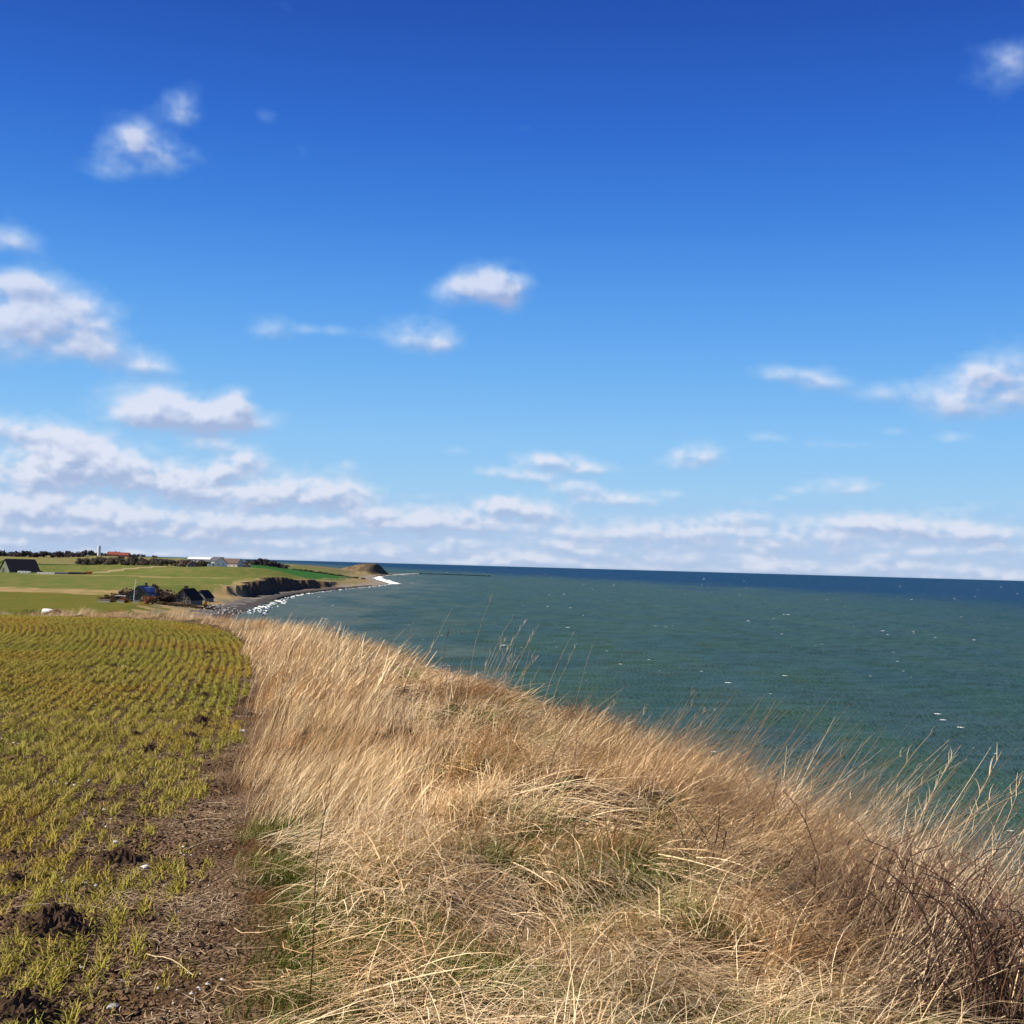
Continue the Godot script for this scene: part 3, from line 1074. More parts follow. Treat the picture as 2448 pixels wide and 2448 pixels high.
func build_dry_grass() -> void:
	var meshes := []
	for kind in ["standing", "standing", "standing", "matted", "matted", "matted", "clump", "clump"]:
		meshes.append(straw_tuft(kind, 100 if kind == "standing" else 125, 0.0037, 0.25))      # 0..7 near
	for kind in ["standing", "standing", "matted", "clump"]:
		meshes.append(straw_tuft(kind, 80, 0.0075, 0.3))       # 8..11 farther
	var greens := [straw_tuft("green", 110, 0.0036, 0.2), straw_tuft("green", 110, 0.0036, 0.2), straw_tuft("green", 80, 0.008, 0.25)]
	var list := []
	var glist := []
	var f := 2.8
	while f < 47.0:
		var step := clampf(0.026 * f, 0.21, 0.40)
		var x := -0.56 * f - 1.4
		while x < minf(0.56 * f + 1.4, 9.0):
			var px := x + rng.randf_range(-0.5, 0.5) * step
			var pf := f + rng.randf_range(-0.5, 0.5) * step
			x += step
			var e := -sd_field(px, pf)
			var s := sd_cliff(px, pf)
			var ragged := n_edge.get_noise_2d(px * 2.0, pf * 2.0 + 15.0) * 0.16
			if e < 0.08 + ragged + (0.12 if pf < 8.0 else 0.0) or s < -7.0:
				continue
			var n0 := n_edge.get_noise_2d(px * 0.55, pf * 0.55)
			var n1 := n_edge.get_noise_2d(px * 1.4 - 20.0, pf * 1.4)
			var n2 := n_tuss.get_noise_2d(px, pf)
			# the tall even stand beside the field, the trodden mat in the middle, clumps elsewhere
			var stand := smoothstep(7.0, 7.7, pf + n0 * 1.5 - e * 0.18) * smoothstep(1.75, 1.15, e + n0 * 0.7)
			stand = maxf(stand, smoothstep(1.3, 0.7, s) * smoothstep(6.5, 7.5, pf) * smoothstep(13.0, 11.0, pf) * 0.4)
			stand = maxf(stand, smoothstep(15.0, 20.0, pf) * smoothstep(0.15, 0.4, n1) * 0.6)
			# under the thicket no straw grows
			if pf < 7.2 and s < 0.9 + n0 * 0.4:
				continue
			var green := smoothstep(0.02, 0.3, n1 + (0.17 if pf < 8.0 else 0.0)) * (1.0 - stand)
			green = maxf(green, smoothstep(0.75, 0.35, e) * smoothstep(8.0, 6.6, pf) * smoothstep(-0.35, 0.05, n0 + 0.1) * 0.95)
			var flow := 0.42 + n_flow.get_noise_2d(px, pf) * 1.1 + n1 * 0.5
			if stand > 0.5:
				flow = 0.30 + n_flow.get_noise_2d(px, pf) * 0.45
			var far := pf > 13.0
			var kind := 0
			if rng.randf() < stand:
				kind = rng.randi_range(8, 9) if far else rng.randi_range(0, 2)
			elif n2 > 0.02 and rng.randf() < 0.85:
				kind = 11 if far else rng.randi_range(6, 7)
			else:
				kind = 10 if far else rng.randi_range(3, 5)
			var where := at(px, pf)
			if pf < 7.6 and e < 0.4:
				green = 1.0
			if pf < 4.3 and px > 1.65:
				continue
			if rng.randf() < green:
				var gs := rng.randf_range(0.55, 1.1)
				glist.append([Transform3D(lie(px, pf) * Basis(Vector3.UP, -flow).scaled(Vector3.ONE * gs), where), vary(Color(1, 1, 1), 0.2), 2 if far else rng.randi_range(0, 1)])
				glist.append([Transform3D(lie(px, pf) * Basis(Vector3.UP, flow * 2.0).scaled(Vector3.ONE * gs * 0.8), at(px + 0.12, pf + 0.1)), vary(Color(1, 1, 1), 0.2), 2 if far else rng.randi_range(0, 1)])
				if rng.randf() < 0.36 * green or (pf < 7.6 and e < 0.4):
					continue
			var sc: float = rng.randf_range(0.75, 1.15)
			if kind <= 2 or kind == 8 or kind == 9:
				sc *= 0.72 + 0.3 * smoothstep(0.0, 0.9, e) + 0.28 * n0
			if far:
				sc *= 1.08 - 0.45 * smoothstep(22.0, 32.0, pf)
			# rusty and greyed patches of old thatch
			var tint := Color(1, 1, 1).lerp(Color(0.78, 0.62, 0.50), smoothstep(0.15, 0.45, n_edge.get_noise_2d(px * 1.1 + 44.0, pf * 1.1)) * 0.8)
			tint = tint.lerp(Color(0.92, 0.98, 1.05), smoothstep(0.1, 0.5, n_edge.get_noise_2d(px * 0.6 - 90.0, pf * 0.6)) * 0.6)
			list.append([Transform3D(lie(px, pf) * Basis(Vector3.UP, -flow + rng.randfn(0.0, 0.22)).scaled(Vector3(sc, sc * rng.randf_range(0.8, 1.1), sc)), where), tint, kind])
		f += step
	var o := Node3D.new()
	o.name = "dry_grass"
	add_child(o)
	tag(o, "wind-laid straw-coloured dry grass along the clifftop", "grass", "", "stuff")
	var straw := leaf_mat(Color(0.40, 0.36, 0.28), 0.65)
	scatter(o, "straw_tufts", meshes, straw, list)
	print("straw tufts ", list.size(), " green ", glist.size())
	var g := Node3D.new()
	g.name = "green_grass"
	add_child(g)
	tag(g, "fresh green grass growing through the dry straw", "grass", "", "stuff")
	scatter(g, "green_tufts", greens, leaf_mat(Color(0.4, 0.5, 0.15)), glist)

func stalk_mesh(len_: float, lean: float, yaw: float, rad: float, col: Color, head: float) -> ArrayMesh:
	var sh := Shape.new()
	var pts := []
	var rad_ := []
	var p := Vector3.ZERO
	var segs := 7
	for s in segs + 1:
		var t := float(s) / segs
		pts.append(p)
		rad_.append(rad * (1.0 - 0.7 * t))
		var l := lean + 0.28 * t * t + rng.randfn(0.0, 0.05)
		var y := yaw + rng.randfn(0.0, 0.06)
		p += Vector3(cos(y) * sin(l), cos(l), sin(y) * sin(l)) * len_ / segs
	sh.tube(pts, rad_, 5, col)
	# side branches and seed remains near the top
	for q in int(head * 12.0):
		var t := rng.randf_range(0.45, 1.0)
		var k := mini(int(t * segs), segs - 1)
		var b: Vector3 = pts[k].lerp(pts[k + 1], t * segs - k)
		sh.blade(b, yaw + rng.randf_range(-1.2, 1.2), lean * rng.randf_range(0.2, 1.4), lean + rng.randf_range(0.2, 1.2), rng.randf_range(0.04, 0.13), rad * 1.1, 3, vary(col, 0.2), rng.randfn(0.0, 0.4))
	return sh.mesh()

func build_stalks() -> void:
	var m := leaf_mat(Color(0.2, 0.17, 0.1), 0.7)
	# tall pale stalks that stand against the sea: [x, f, height, lean]
	var spots := []
	for q in 26:
		spots.append([rng.randfn(-0.25, 0.45), rng.randf_range(12.8, 15.5), rng.randf_range(0.65, 1.3), rng.randf_range(0.12, 0.5), "%s stalk from the left in the cluster against the sea at mid edge", "stalks at the middle of the edge"])
	for q in 9:
		spots.append([rng.randf_range(0.5, 1.5), rng.randf_range(9.5, 12.5), rng.randf_range(0.6, 1.0), rng.randf_range(0.3, 0.8), "%s from the left of the leaning stalks between cluster and thicket", "stalks before the thicket"])
	for q in 34:
		spots.append([rng.randf_range(1.3, 2.4), rng.randf_range(5.0, 8.5), rng.randf_range(0.75, 1.25), rng.randf_range(0.45, 1.0), "%s from the left of the long stalks rising out of the thicket", "stalks of the thicket"])
	spots.sort_custom(func(a, b): return a[0] / a[1] < b[0] / b[1])
	var seen := {}
	for a in spots:
		seen[a[5]] = seen.get(a[5], -1) + 1
		var c := vary(Color(0.46, 0.35, 0.22), 0.2)
		var o := obj("dry_stalk", stalk_mesh(a[2], a[3], rng.randfn(-0.25, 0.3), 0.0027, c, 0.7), m)
		o.position = at(a[0], a[1], -0.02)
		tag(o, a[4] % ordinal(seen[a[5]]), "stalk", a[5])
	# dark upright weed stems
	var dark := leaf_mat(Color(0.1, 0.07, 0.05), 0.8)
	var w := obj("weed_stem", stalk_mesh(0.66, 0.06, 0.2, 0.0032, Color(0.10, 0.045, 0.03), 0.35), dark)
	w.position = at(-0.84, 5.52, -0.02)
	tag(w, "single dark red-brown weed stem standing alone in the foreground grass", "weed")
	var w2 := obj("weed_stem", stalk_mesh(0.5, 0.05, 1.2, 0.0036, Color(0.09, 0.06, 0.035), 0.2), dark)
	w2.position = at(-0.66, 4.35, -0.02)
	tag(w2, "short dark weed stem at the bottom edge of the photo", "weed")
	var nth := -1
	for a in [[-2.0, 10.2], [-1.75, 9.4], [-2.25, 12.2], [-2.4, 13.0], [-2.6, 14.3], [-1.5, 8.7], [-1.9, 12.6], [-1.35, 10.9], [-1.1, 12.4], [-0.75, 13.6]]:
		nth += 1
		var o := obj("weed_stem", stalk_mesh(rng.randf_range(0.6, 0.95), rng.randf_range(0.05, 0.25), rng.randf_range(-0.4, 0.6), 0.0038, vary(Color(0.15, 0.085, 0.05), 0.25), 0.4), dark)
		o.position = at(a[0], a[1], -0.02)
		tag(o, "%s thin brown weed stem from the left in the even tan grass" % ordinal(nth), "weed", "weed stems in the tan grass")

func build_thicket() -> void:
	var reeds := []
	for q in 4:
		reeds.append(straw_tuft("reed", 8, 0.0052))
	var tang := []
	for q in 3:
		tang.append(straw_tuft("tangle", 40, 0.0038))
	var rl := []
	var tl := []
	for q in 3300:
		var f := rng.randf_range(4.5, 14.5)
		var x := rng.randf_range(0.4, 5.2)
		var s := sd_cliff(x, f)
		var inner := lerpf(1.1, 0.4, smoothstep(8.5, 13.0, f)) + n_edge.get_noise_2d(x, f) * 0.5
		if s > inner or s < -2.6 or not in_view(x, f):
			continue
		var w := at(x, f)
		var yaw := -(0.05 + n_flow.get_noise_2d(x, f) * 0.9 + rng.randfn(0.0, 0.25))
		var sc := rng.randf_range(0.55, 0.92) * lerpf(1.0, 0.6, smoothstep(8.0, 11.0, f)) * (0.75 + 0.25 * smoothstep(inner, inner - 0.7, s))
		var tint := vary(Color(1, 1, 1), 0.12)
		if rng.randf() < 0.72:
			rl.append([Transform3D(Basis(Vector3.UP, yaw).scaled(Vector3.ONE * sc), w), tint, rng.randi_range(0, 3)])
		if s < inner - 0.2 and rng.randf() < (0.5 if f < 6.0 else 0.08):
			tl.append([Transform3D(Basis(Vector3.UP, rng.randf() * TAU).scaled(Vector3.ONE * rng.randf_range(0.8, 1.3)), w), Color(1, 1, 1), rng.randi_range(0, 2)])
	var o := Node3D.new()
	o.name = "reed_thicket"
	add_child(o)
	tag(o, "tangled thicket of dead straw-coloured stems at the cliff edge", "thicket", "", "stuff")
	scatter(o, "dead_stems", reeds, leaf_mat(Color(0.2, 0.16, 0.1), 0.7), rl)
	scatter(o, "twig_tangle", tang, leaf_mat(Color(0.05, 0.04, 0.03), 0.8), tl)
	print("thicket ", rl.size(), " ", tl.size())
	# bramble bushes, dark, low in the right corner
	var bm := leaf_mat(Color(0.05, 0.035, 0.03), 0.7)
	var labels := ["dark bramble bush with arching canes in the bottom right corner", "dark bramble bush further up the edge behind the corner bush", "sparse bramble with dark arching canes inside the straw thicket"]
	var spots := [[1.85, 4.6], [2.1, 5.1], [1.75, 5.5]]
	for k in 3:
		var t := thing("bramble_bush", labels[k], "bush", at(spots[k][0], spots[k][1], -0.03), 0.0, "brambles in the thicket")
		for q in (44 if k < 2 else 22):
			var sh := Shape.new()
			var yaw := rng.randf_range(-PI, PI)
			var len_ := rng.randf_range(0.4, 0.8)
			var p := Vector3(rng.randf_range(-0.25, 0.25), 0, rng.randf_range(-0.3, 0.3))
			var pts := []
			var rad := []
			for s in 8:
				var u := s / 7.0
				pts.append(p)
				rad.append(0.0052 * (1.0 - 0.65 * u))
				var l := 0.15 + 2.0 * u * u * rng.randf_range(0.6, 1.1)
				p += Vector3(cos(yaw) * sin(l), cos(l), sin(yaw) * sin(l)) * len_ / 7.0
			var col := vary(Color(0.10, 0.055, 0.04), 0.4)
			sh.tube(pts, rad, 5, col)
			for z in 14:
				var b: Vector3 = pts[rng.randi_range(2, 7)]
				sh.blade(b, rng.randf_range(-PI, PI), rng.randf_range(0.3, 1.6), rng.randf_range(0.6, 2.0), rng.randf_range(0.04, 0.14), 0.004, 3, vary(Color(0.13, 0.085, 0.06), 0.4), rng.randfn(0.0, 0.8))
			obj("cane", sh.mesh(), bm, t)

# ------------------------------------------------------------------ far things

var ORD := ["first", "second", "third", "fourth", "fifth", "sixth", "seventh", "eighth", "ninth", "tenth", "eleventh", "twelfth", "thirteenth", "fourteenth", "fifteenth", "sixteenth", "seventeenth", "eighteenth", "nineteenth", "twentieth"]

func ordinal(n: int) -> String:
	if n < 20:
		return ORD[n]
	var tens := ["twenty", "thirty", "forty", "fifty"]
	if (n + 1) % 10 == 0:
		return ["twentieth", "thirtieth", "fortieth", "fiftieth"][int((n + 1) / 10.0) - 2]
	return tens[int((n + 1) / 10.0) - 2] + "-" + ORD[n % 10]

# a house with its gable towards +z: length l, width w, eaves e, ridge r; cut is how far down the ridge ends are half-hipped
func gable_house(t: Node3D, l: float, w: float, e: float, r: float, wall: Material, roof: Material, cut := 0.0, chimneys := [], over := 0.35) -> Node3D:
	var sh := Shape.new()
	var h := l / 2.0
	var k := 1.0 - cut
	for z in [h, -h]:
		var hw := w / 2.0 * (1.0 - k)
		var yk := lerpf(e, r, k) - 0.06
		sh.quad(Vector3(-w / 2, -0.6, z), Vector3(w / 2, -0.6, z), Vector3(w / 2, e, z), Vector3(-w / 2, e, z))
		sh.quad(Vector3(-w / 2, e, z), Vector3(w / 2, e, z), Vector3(hw, yk, z), Vector3(-hw, yk, z))
	for x in [w / 2, -w / 2]:
		sh.quad(Vector3(x, -0.6, -h), Vector3(x, -0.6, h), Vector3(x, e, h), Vector3(x, e, -h))
	obj("wall", sh.mesh(), wall, t)
	var rf := Shape.new()
	var hz := h + over
	var slope := (r - e) / (w / 2.0)
	var ex := w / 2.0 + over
	var ey := e - slope * over
	var inset := cut * w * 0.42
	for s in [-1.0, 1.0]:
		for d in [0.0, 0.22]:
			var up := Vector3(0, d, 0)
			var hw := ex * (1.0 - k)
			var yk := lerpf(ey, r, k)
			var p := [Vector3(s * ex, ey, hz) + up, Vector3(s * ex, ey, -hz) + up, Vector3(s * hw, yk, -hz) + up, Vector3(0, r, -hz + inset) + up, Vector3(0, r, hz - inset) + up, Vector3(s * hw, yk, hz) + up]
			rf.quad(p[0], p[1], p[2], p[5])
			rf.quad(p[5], p[2], p[3], p[4])
		rf.quad(Vector3(s * ex, ey, hz), Vector3(s * ex, ey, -hz), Vector3(s * ex, ey + 0.22, -hz), Vector3(s * ex, ey + 0.22, hz))
		for z in [-1.0, 1.0]:
			var hw2 := ex * (1.0 - k)
			var yk2 := lerpf(ey, r, k)
			rf.quad(Vector3(s * ex, ey, z * hz), Vector3(s * hw2, yk2, z * hz), Vector3(s * hw2, yk2 + 0.22, z * hz), Vector3(s * ex, ey + 0.22, z * hz))
	if cut > 0.0:
		for z in [-1.0, 1.0]:
			var hw3 := ex * (1.0 - k)
			var yk3 := lerpf(ey, r, k) + 0.22
			rf.tri(Vector3(-hw3, yk3, z * hz), Vector3(hw3, yk3, z * hz), Vector3(0, r + 0.22, z * (hz - inset)))
	var ro := obj("roof", rf.mesh(), roof, t)
	for c in chimneys:
		var ch := Shape.new()
		ch.box(Vector3(-0.35, r - 0.6, c - 0.35), Vector3(0.35, r + 1.0, c + 0.35))
		ch.box(Vector3(-0.45, r + 1.0, c - 0.45), Vector3(0.45, r + 1.2, c + 0.45))
		obj("chimney", ch.mesh(), M_brick, ro)
	return ro

func window_on(t: Node3D, c: Vector3, w: float, h: float, side := false, m: Material = null) -> void:
	var fr := Shape.new()
	var d := Vector3(0.05, h / 2, w / 2) if side else Vector3(w / 2, h / 2, 0.05)
	fr.box(c - d, c + d)
	var f := obj("window", fr.mesh(), M_white if m == null else m, t)
	var pn := Shape.new()
	var d2 := Vector3(0.07, h / 2 - 0.12, w / 2 - 0.12) if side else Vector3(w / 2 - 0.12, h / 2 - 0.12, 0.07)
	pn.box(c - d2, c + d2)
	obj("pane", pn.mesh(), M_pane, f)

func door_on(t: Node3D, c: Vector3, w: float, h: float, m: Material) -> void:
	var sh := Shape.new()
	sh.box(c - Vector3(w / 2, h / 2, 0.06), c + Vector3(w / 2, h / 2, 0.06))
	obj("door", sh.mesh(), m, t)

var M_white: StandardMaterial3D
var M_pane: StandardMaterial3D
var M_brick: StandardMaterial3D
var M_black: StandardMaterial3D
var M_twig: StandardMaterial3D
var trunks := []
var crowns := []

func crown_mesh(kind: int) -> ArrayMesh:
	# unit crown, base at 0, height 1, width 1: many small twig and leaf faces in uneven clumps
	var sh := Shape.new()
	var lumps := []
	for q in 9:
		if kind == 2:
			var y := rng.randf_range(0.12, 0.9)
			lumps.append([Vector3(rng.randfn(0, 0.1), y, rng.randfn(0, 0.1)), 0.30 * (1.05 - y)])
		elif kind == 1:
			lumps.append([Vector3(rng.randf_range(-0.36, 0.36), rng.randf_range(0.10, 0.62), rng.randf_range(-0.36, 0.36)), rng.randf_range(0.16, 0.27)])
		else:
			var a := rng.randf() * TAU
			var rr := rng.randf_range(0.05, 0.33)
			lumps.append([Vector3(cos(a) * rr, rng.randf_range(0.36, 0.82), sin(a) * rr), rng.randf_range(0.14, 0.24)])
	for l in lumps:
		for q in 95:
			var d: Vector3 = Vector3(rng.randfn(), rng.randfn(), rng.randfn()).normalized() * pow(rng.randf(), 0.45) * l[1]
			var p: Vector3 = l[0] + d
			var u := Vector3(rng.randfn(), rng.randfn() + 0.5, rng.randfn()).normalized() * rng.randf_range(0.04, 0.10)
			var w := u.cross(Vector3(rng.randfn(), rng.randfn(), rng.randfn())).normalized() * rng.randf_range(0.018, 0.05)
			var g := rng.randf_range(0.55, 1.35)
			sh.tri(p - u, p + u + w, p + u * 0.3 - w, Color(g, g, g))
	return sh.mesh()

func trunk_mesh(kind: int) -> ArrayMesh:
	var sh := Shape.new()
	if kind == 1:
		for q in 6:
			var a := rng.randf() * TAU
			sh.tube([Vector3(0, -0.05, 0), Vector3(cos(a) * 0.1, 0.25, sin(a) * 0.1), Vector3(cos(a) * 0.26, 0.52, sin(a) * 0.26)], [0.02, 0.014, 0.005], 4, Color(0.09, 0.065, 0.05))
	else:
		sh.tube([Vector3(0, -0.05, 0), Vector3(0.01, 0.25, 0), Vector3(-0.01, 0.55, 0.01), Vector3(0, 0.88, 0)], [0.035, 0.026, 0.016, 0.004], 5, Color(0.08, 0.06, 0.05))
		if kind == 0:
			for q in 7:
				var a := rng.randf() * TAU
				var y := rng.randf_range(0.28, 0.6)
				sh.tube([Vector3(0, y, 0), Vector3(cos(a) * 0.16, y + 0.16, sin(a) * 0.16), Vector3(cos(a) * 0.3, y + 0.27, sin(a) * 0.3)], [0.014, 0.009, 0.003], 4, Color(0.08, 0.06, 0.05))
	return sh.mesh()

func plant(called: String, label: String, category: String, x: float, f: float, h: float, w: float, kind: int, col: Color, group := "") -> void:
	var t := thing(called, label, category, far_at(x, f, -0.05), 0.0, group)
	var tr := obj("trunk", trunks[kind * 2 + rng.randi() % 2], M_twig, t)
	tr.scale = Vector3(w, h, w)
	tr.rotation.y = rng.randf() * TAU
	var cm := mat(col.r * 1.5, col.g * 1.5, col.b * 1.5, 0.95, true, 0.1)
	var cr := obj("crown", crowns[kind * 3 + rng.randi() % 3], cm, t)
	cr.scale = Vector3(w, h, w)
	cr.rotation.y = rng.randf() * TAU

func build_hamlet() -> void:
	M_white = mat(0.72, 0.71, 0.68, 0.7)
	M_pane = mat(0.02, 0.025, 0.03, 0.1, false, 0.5)
	M_brick = mat(0.10, 0.055, 0.04, 0.9)
	M_black = mat(0.012, 0.012, 0.016, 0.85)
	M_twig = mat(1, 1, 1, 0.95, true, 0.1)
	for kind in 3:
		for q in 2:
			trunks.append(trunk_mesh(kind))
		for q in 3:
			crowns.append(crown_mesh(kind))
	# the grey house with the blue dormer
	var t := thing("grey_house", "grey-green gabled house with blue dormer behind the flagpole", "house", far_at(-145.3, 487.0), 0.02)
	var ro := gable_house(t, 13.0, 8.4, 2.3, 6.0, grain(mat(0.19, 0.18, 0.11), 0.5), grain(mat(0.13, 0.15, 0.19, 0.7), 0.6), 0.0, [-4.5])
	var dm := Shape.new()
	dm.box(Vector3(1.2, 3.6, -4.2), Vector3(3.6, 5.5, 2.6))
	var dr := obj("dormer", dm.mesh(), mat(0.07, 0.13, 0.33, 0.7), ro)
	dr.set_meta("label", "flat blue dormer on the right roof slope")
	window_on(t, Vector3(-0.9, 3.7, 6.52), 1.0, 1.1)
	window_on(t, Vector3(-2.2, 1.3, 6.52), 1.2, 1.2)
	window_on(t, Vector3(2.1, 1.3, 6.52), 1.2, 1.2)
	# low shed to its left
	t = thing("garden_shed", "low dark shed with pale flat roof left of the grey house", "shed", far_at(-152.0, 484.0), 0.1)
	var sh := Shape.new()
	sh.box(Vector3(-2.6, -0.4, -1.5), Vector3(2.6, 1.8, 1.5))
	obj("wall", sh.mesh(), mat(0.04, 0.04, 0.045), t)
	sh = Shape.new()
	sh.box(Vector3(-2.9, 1.8, -1.8), Vector3(2.9, 2.0, 1.8))
	obj("roof", sh.mesh(), mat(0.5, 0.5, 0.5), t)
	door_on(t, Vector3(0.6, 0.8, 1.52), 0.9, 1.9, M_white)
	# flagpole
	t = thing("flagpole", "tall white flagpole with small pennant before the grey house", "flagpole", far_at(-142.8, 468.0), 0.0)
	sh = Shape.new()
	sh.tube([Vector3(-0.1, -0.2, 0), Vector3(0, 4, 0), Vector3(0.3, 8.6, 0)], [0.14, 0.12, 0.09], 8)
	obj("pole", sh.mesh(), M_white, t)
	sh = Shape.new()
	sh.tube([Vector3(0.3, 8.55, 0), Vector3(0.3, 8.75, 0), Vector3(0.3, 8.8, 0)], [0.13, 0.13, 0.02], 8)
	obj("finial", sh.mesh(), M_white, t)
	sh = Shape.new()
	sh.tri(Vector3(0.32, 8.5, 0), Vector3(0.32, 7.9, 0), Vector3(1.5, 7.5, 0.15))
	sh.tri(Vector3(0.32, 8.5, 0.03), Vector3(1.5, 7.5, 0.18), Vector3(0.32, 7.9, 0.03))
	obj("pennant", sh.mesh(), mat(0.55, 0.45, 0.42), t)
	# pale pieces of garden wall
	var wl := ["pale low garden wall piece at the left end of the garden", "pale low garden wall piece left of the flagpole", "pale low garden wall piece right at the foot of the flagpole"]
	var wx := [[-152.6, 4.4], [-146.3, 2.6], [-140.5, 2.2]]
	for q in 3:
		var o := thing("garden_parapet", wl[q], "wall", far_at(wx[q][0], 463.0), 0.0, "pale garden wall pieces")
		sh = Shape.new()
		var hw: float = wx[q][1] / 2.0
		sh.box(Vector3(-hw, -0.5, -0.12), Vector3(hw, 1.0, 0.12))
		obj("render", sh.mesh(), mat(0.55, 0.47, 0.33), o)
		sh = Shape.new()
		sh.box(Vector3(-hw - 0.06, 1.0, -0.18), Vector3(hw + 0.06, 1.12, 0.18))
		obj("coping", sh.mesh(), mat(0.5, 0.42, 0.30), o)
	# the thatched house with two chimneys
	t = thing("thatched_house", "dark thatched house with two chimneys and timbered gable", "house", far_at(-134.6, 515.0), -0.10)
	gable_house(t, 14.0, 7.6, 1.9, 6.0, mat(0.16, 0.15, 0.13), grain(mat(0.030, 0.026, 0.024, 1.0), 0.7), 0.28, [1.6, 3.6], 0.55)
	sh = Shape.new()
	for x in [-2.6, -1.3, 0.0, 1.3, 2.6]:
		sh.box(Vector3(x - 0.1, 0.0, 6.98), Vector3(x + 0.1, 1.9 + (3.8 - absf(x)) * 0.55, 7.06))
	sh.box(Vector3(-3.7, 1.8, 6.98), Vector3(3.7, 2.02, 7.08))
	obj("timber_frame", sh.mesh(), mat(0.03, 0.026, 0.022), t)
	sh = Shape.new()
	sh.quad(Vector3(-0.9, 2.2, 7.02), Vector3(1.5, 2.2, 7.02), Vector3(1.3, 4.4, 7.02), Vector3(0.2, 4.6, 7.02))
	obj("gable_boards", sh.mesh(), mat(0.32, 0.29, 0.24), t)
	window_on(t, Vector3(-1.95, 1.1, 7.02), 0.9, 0.9)
	window_on(t, Vector3(1.95, 1.1, 7.02), 0.9, 0.9)
	# outbuilding behind it
	t = thing("outbuilding", "small dark-roofed outbuilding with white gable right of the thatched house", "outbuilding", far_at(-137.2, 552.0), -0.25)
	gable_house(t, 8.0, 5.6, 1.6, 4.6, mat(0.16, 0.15, 0.14), M_black, 0.3)
	sh = Shape.new()
	sh.quad(Vector3(-1.0, 1.7, 4.03), Vector3(0.8, 1.7, 4.03), Vector3(0.4, 3.2, 4.03), Vector3(-0.3, 3.3, 4.03))
	obj("gable_boards", sh.mesh(), mat(0.5, 0.48, 0.44), t)
	# small yellow machine
	t = thing("yellow_machine", "small yellow machine parked right of the thatched house", "machine", far_at(-126.6, 512.0), 0.4)
	var yel := mat(0.62, 0.30, 0.03, 0.5)
	sh = Shape.new()
	sh.box(Vector3(-0.9, 0.55, -0.7), Vector3(0.5, 1.2, 0.7))
	obj("body", sh.mesh(), yel, t)
	sh = Shape.new()
	sh.box(Vector3(-0.3, 1.2, -0.6), Vector3(0.6, 2.1, 0.6))
	obj("cab", sh.mesh(), mat(0.45, 0.25, 0.05, 0.4), t)
	sh = Shape.new()
	sh.tube([Vector3(0.5, 0.9, 0), Vector3(1.3, 2.0, 0), Vector3(2.0, 1.1, 0), Vector3(1.8, 0.4, 0)], [0.14, 0.13, 0.11, 0.16], 5)
	obj("arm", sh.mesh(), yel, t)
	for z in [-0.6, 0.6]:
		sh = Shape.new()
		sh.box(Vector3(-1.1, 0.0, z - 0.2), Vector3(0.9, 0.5, z + 0.2))
		obj("track", sh.mesh(), M_black, t)
	# bushes and hedges of the two gardens: [x, f, h, w, r, g, b, label]
	for b in [[-159.5, 492.0, 2.6, 4.0, 0.12, 0.075, 0.045, "low brown bush at the left end of the garden"], [-157.0, 498.0, 4.6, 6.0, 0.105, 0.075, 0.05, "brown bare shrub second from the left end of the garden"], [-153.5, 502.0, 6.2, 7.0, 0.10, 0.075, 0.05, "large brown bare shrub left of the grey house"], [-150.0, 504.0, 6.0, 6.5, 0.09, 0.065, 0.045, "brown bare shrub touching the grey house from behind left"], [-146.5, 508.0, 7.6, 7.5, 0.085, 0.055, 0.045, "tallest dark bare tree behind the grey house roof"], [-140.5, 500.0, 6.4, 6.5, 0.075, 0.05, 0.04, "dark bare shrub right of the grey house"], [-137.0, 496.0, 4.0, 6.0, 0.06, 0.045, 0.035, "low dark shrub between the two houses"], [-146.2, 467.0, 2.6, 3.4, 0.17, 0.055, 0.03, "rust-red bush left of the flagpole"], [-137.3, 467.0, 3.2, 3.4, 0.20, 0.085, 0.045, "orange-brown bush right of the flagpole"], [-152.5, 470.0, 1.7, 3.6, 0.09, 0.06, 0.04, "small dark bush before the shed"], [-161.5, 488.0, 1.8, 3.0, 0.14, 0.09, 0.05, "outermost small brown bush of the garden"]]:
		plant("garden_bush", b[7], "bush", b[0], b[1], b[2] * 1.35, b[3] * 1.35, 1, Color(b[4], b[5], b[6]), "bushes of the two gardens")
	for q in 9:
		plant("hedge_bush", "%s bush from the left in the brown garden hedge" % ordinal(q), "bush", -135.5 + q * 2.35, 477.0 + q * 1.6, 1.9, 4.0, 1, Color(0.11, 0.075, 0.05).lerp(Color(0.03, 0.025, 0.02), smoothstep(4.0, 7.0, q)), "garden hedge")
	# heap of pale boulders on the beach
	t = thing("stone_heap", "heap of pale grey boulders on the beach before the bluff", "boulders", far_at(-113.0, 486.0))
	sh = Shape.new()
	for q in 150:
		var p := Vector2(rng.randfn(0, 4.6), rng.randfn(0, 9.0))
		var top := 3.4 * exp(-p.x * p.x / 30.0 - p.y * p.y / 110.0)
		var y := ground(-113.0 + p.x, 486.0 + p.y) - t.position.y + rng.randf() * top
		var s := rng.randf_range(0.3, 0.65)
		var c0 := Vector3(p.x, y, -p.y)
		var g := rng.randf_range(0.16, 0.42)
		var ring := []
		for z in 6:
			var a := TAU * z / 6.0
			ring.append(c0 + Vector3(cos(a) * s * rng.randf_range(0.7, 1.2), rng.randf_range(-0.15, 0.2) * s, sin(a) * s * rng.randf_range(0.7, 1.2)))
		for z in 6:
			sh.tri(ring[z], ring[(z + 1) % 6], c0 + Vector3(0, s * 0.75, 0), Color(g, g * 0.95, g * 0.9))
			sh.tri(ring[z], c0 - Vector3(0, s * 0.7, 0), ring[(z + 1) % 6], Color(g, g * 0.95, g * 0.9))
